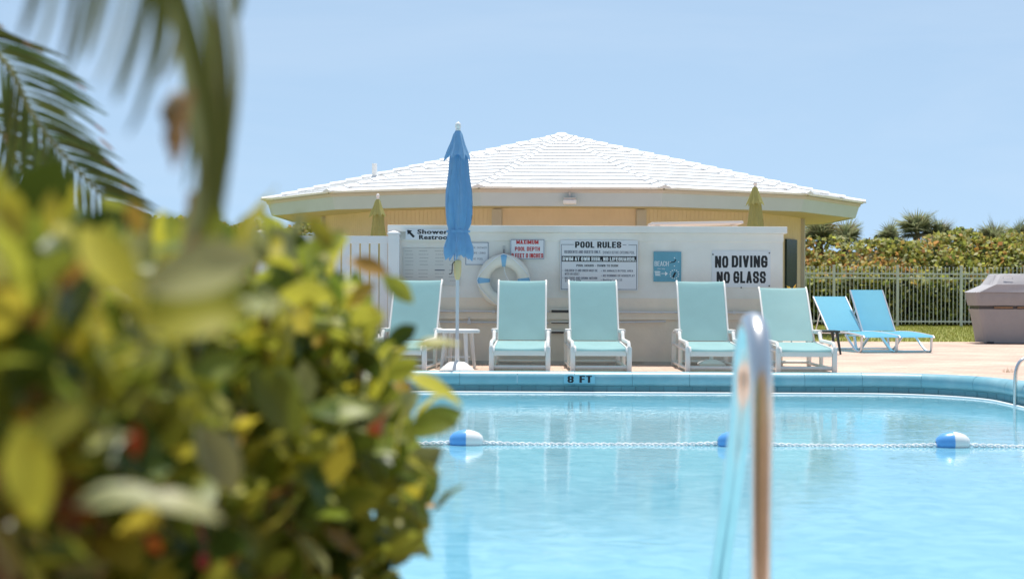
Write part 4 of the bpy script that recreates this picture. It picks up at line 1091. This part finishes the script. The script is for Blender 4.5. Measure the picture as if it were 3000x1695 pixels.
SIL = [(-200, 590), (0, 590), (60, 570), (150, 610), (180, 680), (235, 690), (320, 690), (400, 650), (470, 690), (560, 650), (640, 640), (700, 640), (730, 690), (800, 660), (860, 635), (930, 690), (960, 720),
       (985, 770), (1030, 820), (1085, 850), (1120, 890), (1110, 950), (1140, 1000), (1215, 1035), (1200, 1095), (1300, 1140), (1260, 1190), (1285, 1210), (1215, 1290), (1240, 1370), (1275, 1420), (1265, 1510),
       (1230, 1590), (1150, 1695), (1120, 1900), (900, 2300), (-200, 2300)]
def inside(x, y):
    c = False; n = len(SIL); j = n-1
    for i in range(n):
        xi, yi = SIL[i]; xj, yj = SIL[j]
        if (yi > y) != (yj > y) and x < (xj-xi)*(y-yi)/(yj-yi)+xi: c = not c
        j = i
    return c
def dfront(px): return 1.55 + max(0, min(1, (px-100)/1150))*1.25
def edge_dist(x, y):
    d = 1e9
    for i in range(len(SIL)-1):
        a = Vector(SIL[i]); b_ = Vector(SIL[i+1]); p = Vector((x, y)); ab = b_-a; t_ = max(0, min(1, (p-a).dot(ab)/ab.length_squared)); d = min(d, (a+ab*t_-p).length)
    return d
shrubs = []
for nm, lab, root in (('shrub', 'large leafy shrub filling the lower left, closest to the lens and most blurred', (-.62, 2.0, 0)),
                      ('shrub', 'smaller leaved side of the hedge jutting over the pool, just left of the first float', (-.42, 3.1, 0))):
    shrubs.append([thing(nm, root, lab, 'shrub', group=None), MB(), 0])
stuffb = [dict(), dict()]
def put_leaf(si, base, d, nrm, L, forced=None, far=False):
    sh = shrubs[si]; v = forced if forced is not None else rr.choices(range(len(LV)), wts)[0]
    d = d.normalized(); x = d.cross(nrm).normalized(); z = x.cross(d).normalized()
    mt = Matrix((x*L, d*L, z*L)).transposed().to_4x4(); mt.translation = base - sh[0].location
    if sh[2] < 300 and not far:
        o = bpy.data.objects.new('leaf', LV[v][1]); col.objects.link(o); o.parent = sh[0]; o.matrix_local = mt; sh[2] += 1
    else:
        m = LV[v][3].name; stuffb[si].setdefault(m, MB()).add(LV[v][0].v, LV[v][0].f, mt)
rr = random.Random(21)
twigs = []
tries = 0
# outer rosettes first so that single leaves are the visible ones
def rosette(px, py, dd, n, Lr, far=False, bias=None):
    s = F/dd; c = W(px, py, s); si = 0 if px < 700 else 1
    ax = Vector((rr.gauss(0, .5), rr.gauss(-.35, .4), rr.uniform(.1, 1.0)))
    if bias: ax += Vector(bias)
    ax.normalize(); e1 = ax.cross(Vector((0.3, 1, .2))).normalized(); e2 = ax.cross(e1)
    for k in range(n):
        a = 2.4*k + rr.uniform(-.3, .3); sp = rr.uniform(.5, 1.15)
        d = ax*cos(sp) + (e1*cos(a)+e2*sin(a))*sin(sp)
        put_leaf(si, c - ax*.012*k, d, ax + Vector((0, 0, .3)), Lr*rr.uniform(.7, 1.15), far=far)
    twigs.append((si, c, ax))
GAP = (675, 1040, 62)
placed = []
while len(placed) < 150 and tries < 60000:
    tries += 1
    px = rr.uniform(-60, 1270); py = rr.uniform(540, 1720)
    if not inside(px, py): continue
    ed = edge_dist(px, py); need = 54 + 32*(1-min(1, px/1200))
    if ed < (78 if px < 700 else 50): continue
    if abs(px-GAP[0]) < 90 and abs(py-GAP[1]) < 100: continue
    if any((px-a)**2+(py-b_)**2 < need**2 for a, b_ in placed): continue
    placed.append((px, py))
for px, py in placed:
    ed = edge_dist(px, py)
    rosette(px, py, dfront(px) + rr.uniform(-.12, .35), rr.randint(5, 7), .100 if px < 700 else .088)
def leaf_px(p0, p1, dd, kind, up=(0, -.4, 1), d2=0.0):
    a = W(p0[0], p0[1], F/dd); b_ = W(p1[0], p1[1], F/(dd+d2)); si = 0 if p0[0] < 700 else 1
    idx = [i for i, q in enumerate(LV) if q[3] is kind]
    put_leaf(si, a, b_-a, Vector(up), (b_-a).length, forced=rr.choice(idx))
for q in (((1160, 1090), (1365, 1155), 2.9, L_yellow), ((1190, 1275), (1345, 1190), 2.85, L_green, (.5, -.8, .6)), ((1120, 1255), (1225, 1140), 2.8, L_pale, (.2, -1, .5)), ((1130, 1270), (1215, 1225), 2.8, L_lime),
          ((1150, 1420), (1300, 1310), 2.75, L_pale, (.3, -1, .6)), ((1180, 1330), (1290, 1400), 2.7, L_yellow), ((1170, 1430), (1290, 1515), 2.8, L_green), ((1130, 1640), (1250, 1560), 2.7, L_lime, (0, -1, .4)),
          ((1110, 800), (1215, 880), 2.9, L_lime, (.3, -1, .3)), ((1120, 1020), (1222, 955), 2.95, L_dark, (.2, -1, .4)), ((1190, 1020), (1345, 985), 3.0, L_lime), ((1010, 760), (1140, 790), 2.6, L_orange, (0, -1, .6)), ((1010, 900), (1100, 830), 2.6, L_orange, (0, -1, .7)),
          ((430, 940), (250, 640), 1.35, L_yellow, (.8, -1, .2)), ((380, 850), (760, 760), 1.32, L_pale, (-.2, -1, .5)), ((540, 930), (820, 905), 1.5, L_pale), ((380, 960), (700, 860), 1.36, L_lime, (0, -1, .5)), ((200, 1490), (450, 1390), 1.3, L_pale), ((400, 1470), (640, 1450), 1.35, L_pale),
          ((60, 720), (10, 545), 1.5, L_yellow, (.2, -1, .2)), ((90, 700), (-20, 600), 1.45, L_yellow, (.2, -1, .4)), ((330, 800), (240, 660), 1.5, L_lime, (.2, -1, .2)), ((600, 760), (520, 640), 1.9, L_yellow, (.2, -1, .3)), ((980, 730), (900, 640), 2.4, L_yellow, (.2, -1, .3)), ((1130, 960), (1050, 880), 2.6, L_yellow, (.3, -1, .4)), ((1100, 1120), (1230, 1060), 2.8, L_lime, (.1, -1, .5)), ((150, 700), (140, 560), 1.5, L_yellow, (-.2, -1, .3)), ((120, 1560), (60, 1240), 1.3, L_yellow, (.3, -1, .4)), ((60, 1330), (240, 1180), 1.32, L_lime, (0, -1, .5)), ((240, 1330), (350, 1240), 1.45, L_pale),
          ((400, 1350), (395, 1240), 1.6, L_red, (0, -1, .1)), ((430, 1560), (470, 1620), 1.6, L_red, (0, -1, .2)), ((690, 740), (740, 620), 2.1, L_yellow, (.3, -1, .2)), ((860, 700), (880, 620), 2.2, L_pale, (0, -1, .3)), ((420, 700), (380, 590), 1.7, L_orange, (0, -1, .3)),
          ((930, 750), (1000, 670), 2.4, L_lime, (0, -1, .4)), ((720, 1060), (900, 1250), 2.1, L_green, (.5, -1, .3)), ((880, 1250), (1070, 1150), 2.3, L_green, (-.3, -.7, .7)), ((560, 1230), (720, 1420), 1.8, L_pale, (.6, -1, .3)), ((960, 1440), (1010, 1270), 2.4, L_yellow, (.3, -1, .3))):
    leaf_px(*q)
for i in range(520):      # deeper layers fill the body
    for _ in range(40):
        px = rr.uniform(-150, 1230); py = rr.uniform(600, 2200)
        if inside(px, py) and edge_dist(px, py) > 75 and not (abs(px-GAP[0]) < 75 and abs(py-GAP[1]) < 85): break
    else: continue
    rosette(px, py, dfront(px) + rr.uniform(.3, .9), 5, .11, far=True)
for si, (t, _, n_) in enumerate(shrubs):
    vs = []; fs = []; mi = []; mats = []
    for m, b in stuffb[si].items():
        o_ = len(vs); vs += b.v; fs += [tuple(i+o_ for i in f) for f in b.f]; mi += [len(mats)]*len(b.f); mats.append(bpy.data.materials[m])
    me = bpy.data.meshes.new('leaf_mass'); me.from_pydata([tuple(v) for v in vs], [], fs)
    for m in mats: me.materials.append(m)
    me.polygons.foreach_set('material_index', mi); me.shade_smooth(); me.update()
    o = mesh_obj('leaf_mass', me, t); tag(o, kind='stuff')
    # branches
    b = MB(); root = t.location
    for (sj, c, ax) in twigs:
        if sj != si or rr.random() < .8: continue
        q = c-root; b.tube(spline([Vector((q.x*.25, q.y*.25+.3, .05)), Vector((q.x*.6, q.y*.8+.2, q.z*.6)), q], 4), [.008]*4+[.005]*5, 5)
    b.build('branches', mat['bark'], t)

# ------------------------------------------------------------------ unseen tan block added behind the photographer to brown the steel rail reflections
ap = thing('reflection_block', (0, -16, 0), 'unseen tan block added behind the camera, mirrored in the steel rail', 'building')
MB().box((0, -3, 4.6), (46, 6, 9.2)).build('wall', M('tan_stucco', (.46, .30, .17), .85, .1, 1.5), ap, smooth=None)
MB().box((0, -3, 9.3), (46.6, 6.8, .2)).build('roof', mat['gutter'], ap, smooth=None)
me1 = MB().box((0, .0, 0), (2.4, .06, 1.3)).mesh('window', mat['gutter']); me2 = MB().box((0, .05, 0), (2.2, .05, 1.1)).mesh('pane', M('window_glass', (.03, .04, .05), .08, .1, 3))
for fl_ in range(3):
    for k in range(9):
        o = mesh_obj('window', me1, ap, (-20+5*k, .02, 1.6+3*fl_)); mesh_obj('pane', me2, o)

# ------------------------------------------------------------------ palms in the upper left
def leaflet(b, pts, w, nrm=Vector((0, -1, 0)), fold=.25):
    n = len(pts); vs = []; fs = []
    for i, p in enumerate(pts):
        t_ = i/(n-1); tg = (pts[min(i+1, n-1)]-pts[max(i-1, 0)]).normalized(); sd_ = tg.cross(nrm).normalized(); ww = w*(sin(pi*min(1, t_*.93+.08))**.6)*.5
        if i == n-1: ww = w*.02
        vs += [p-sd_*ww, p+nrm*ww*fold*2, p+sd_*ww]
    for i in range(n-1): fs += [(i*3, i*3+1, i*3+4, i*3+3), (i*3+1, i*3+2, i*3+5, i*3+4)]
    b.add(vs, fs)
def feather_frond(palm, pts_px, s0, s1, Llen, up_len, w, nleaf, seed, right_dir, left_dir, dry=.25):
    rr = random.Random(seed); o0 = palm.location
    path = [W(px, py, s0+(s1-s0)*i/(len(pts_px)-1)) - o0 for i, (px, py) in enumerate(pts_px)]; P = spline(path, 8)
    fr = MB().tube(P, [.010-.007*i/len(P) for i in range(len(P))], 6).build('frond', mat['rachis'], palm)
    for k in range(nleaf):
        t_ = .04+.96*k/(nleaf-1); i = min(int(t_*(len(P)-1)), len(P)-2); p = P[i].lerp(P[i+1], t_*(len(P)-1)-i); tg = (P[i+1]-P[i]).normalized()
        for side, (dr_, ll) in ((1, (Vector(right_dir), Llen)), (-1, (Vector(left_dir), up_len))):
            d = (dr_.normalized() + tg*rr.uniform(.35, .75) + Vector((0, rr.uniform(-.35, .35), 0))).normalized()
            L = ll*rr.uniform(.75, 1.05)*(1-.55*t_**3); droop = rr.uniform(.10, .30)
            q = [p + d*L*u + Vector((0, 0, -1))*L*droop*u*u for u in (0, .2, .4, .6, .8, 1)]
            b = MB(); leaflet(b, q[:5] if rr.random() < dry else q, w*rr.uniform(.8, 1.2)); ob = b.build('leaflet', L_palm, fr, smooth=60)
            if rr.random() < dry:
                b = MB(); leaflet(b, [q[4]+(q[5]-q[4])*u*.9 for u in (0, .33, .66, 1)], w*.55); 
                ob.data.materials.append(L_palmtip); base = len(ob.data.polygons)
                bm = bmesh.new(); bm.from_mesh(ob.data); tmp = bpy.data.meshes.new('tip'); tmp.from_pydata([tuple(v) for v in b.v], [], b.f); nf0 = len(bm.faces); bm.from_mesh(tmp)
                bm.faces.ensure_lookup_table()
                for f in bm.faces[nf0:]: f.material_index = 1
                bm.to_mesh(ob.data); bm.free(); bpy.data.meshes.remove(tmp)
    return fr
sB = 1150
palm = thing('palm', (-2.15, 3.9, 0), 'feathery palm whose arching frond enters from the left edge above the shrub', 'palm')
MB().tube([(0, 0, 0), (.03, 0, .9), (0, .05, 1.75)], [.09, .075, .08], 12).build('trunk', mat['bark'], palm)
feather_frond(palm, [(-900, 180), (-500, -20), (-170, 50), (10, 180), (85, 320), (165, 430), (285, 560), (400, 665)], 1100, sB, .29, .24, .013, 52, 31, (1, 0, .12), (-.35, 0, -1))
feather_frond(palm, [(-900, 240), (-500, 120), (-220, 200), (-70, 300), (10, 400), (60, 500), (90, 600)], 1050, 1090, .20, .20, .012, 40, 33, (1, 0, .1), (-.6, 0, -1))
# near, strongly blurred palm: hanging leaflets
np_ = thing('palm', (-.95, 1.35, 0), 'blurred palm with long hanging blades in the upper left, nearest the lens', 'palm')
MB().tube([(0, 0, 0), (.02, 0, 1.0), (.0, .0, 2.0)], [.08, .065, .07], 12).build('trunk', mat['bark'], np_)
sA = 3000
o0 = np_.location
rach = spline([Vector((0, 0, 2.0)), Vector((.25, .06, 2.1)), W(330, -700, sA)-o0, W(440, -330, sA)-o0, W(500, -60, sA)-o0, W(560, 180, sA)-o0, W(605, 400, sA)-o0, W(590, 560, sA)-o0], 8)
fr = MB().tube(rach, [.009-.005*i/len(rach) for i in range(len(rach))], 8).build('frond', mat['rachis'], np_)
spec = [  # measured blades (photo pixels), width px, material
    ([(480, -120), (520, 60), (560, 230), (590, 400), (600, 520), (570, 640), (530, 720)], 66, L_palmpale),
    ([(520, -60), (575, 120), (620, 300), (640, 450), (625, 560), (590, 680), (555, 760)], 42, L_palm),
    ([(560, -80), (610, 120), (650, 300), (670, 420), (660, 520)], 34, L_palm),
    ([(500, -100), (545, 90), (590, 260), (612, 430), (600, 600)], 44, L_palm),
    ([(600, -150), (635, 40), (655, 220), (660, 420), (650, 560), (645, 640)], 40, L_palm),
    ([(640, -200), (670, 0), (690, 160), (688, 300), (680, 420)], 26, L_palmpale),
    ([(420, -250), (425, -50), (400, 90), (360, 220), (335, 300)], 42, L_palm),
    ([(450, -220), (478, -30), (470, 100), (440, 220), (400, 330)], 42, L_palm),
    ([(330, -300), (310, -80), (280, 60), (245, 180)], 40, L_palm),
    ([(240, -320), (225, -90), (205, 60), (180, 190)], 36, L_palm),
    ([(140, -320), (115, -90), (90, 20), (55, 120)], 36, L_palm),
    ([(500, -220), (530, 20), (510, 140), (470, 240)], 34, L_palmpale),
    ([(560, 260), (535, 340), (520, 420), (505, 500)], 34, L_palmtip),
    ([(560, 560), (560, 660), (545, 760), (530, 830)], 40, L_palmtip),
    ([(720, -260), (700, -40), (690, 60)], 30, L_palm),
    ([(470, -160), (520, 80), (548, 260), (560, 420), (540, 560)], 30, L_palm),
    ([(380, -280), (372, -60), (330, 120), (280, 260)], 24, L_palmpale), ([(290, -300), (270, -80), (235, 90), (190, 230)], 24, L_palm),
    ([(190, -320), (165, -90), (140, 60), (95, 170)], 24, L_palmpale), ([(430, -200), (452, 10), (445, 150), (415, 300), (370, 400)], 26, L_palm),
    ([(590, -120), (622, 80), (640, 260), (640, 430), (615, 580), (600, 700)], 24, L_palmpale),
    ([(40, -320), (30, -120), (10, -10)], 30, L_palm),
]
for i, (pp_, w_, m) in enumerate(spec):
    ss = sA + R.uniform(-250, 350); b = MB(); leaflet(b, spline([W(a, c, ss)-o0 for a, c in pp_], 4), w_/ss, Vector((R.uniform(-.3, .3), -1, 0)).normalized(), .15); b.build('leaflet', m, fr, smooth=70)
b = MB()
for zc_, r_ in ((300, .010), (330, .013), (360, .009), (400, .012), (440, .008)):
    c = W(512+R.uniform(-8, 8), zc_, sA)-o0
    b.lathe([(0, -r_*1.3), (r_*.8, -r_*.7), (r_, 0), (r_*.8, r_*.7), (0, r_*1.3)], 10, Matrix.Translation(c))
b.build('dry_seed_pod', leafmat('dry_husk', (.42, .34, .22), .2, .7), np_, smooth=60)
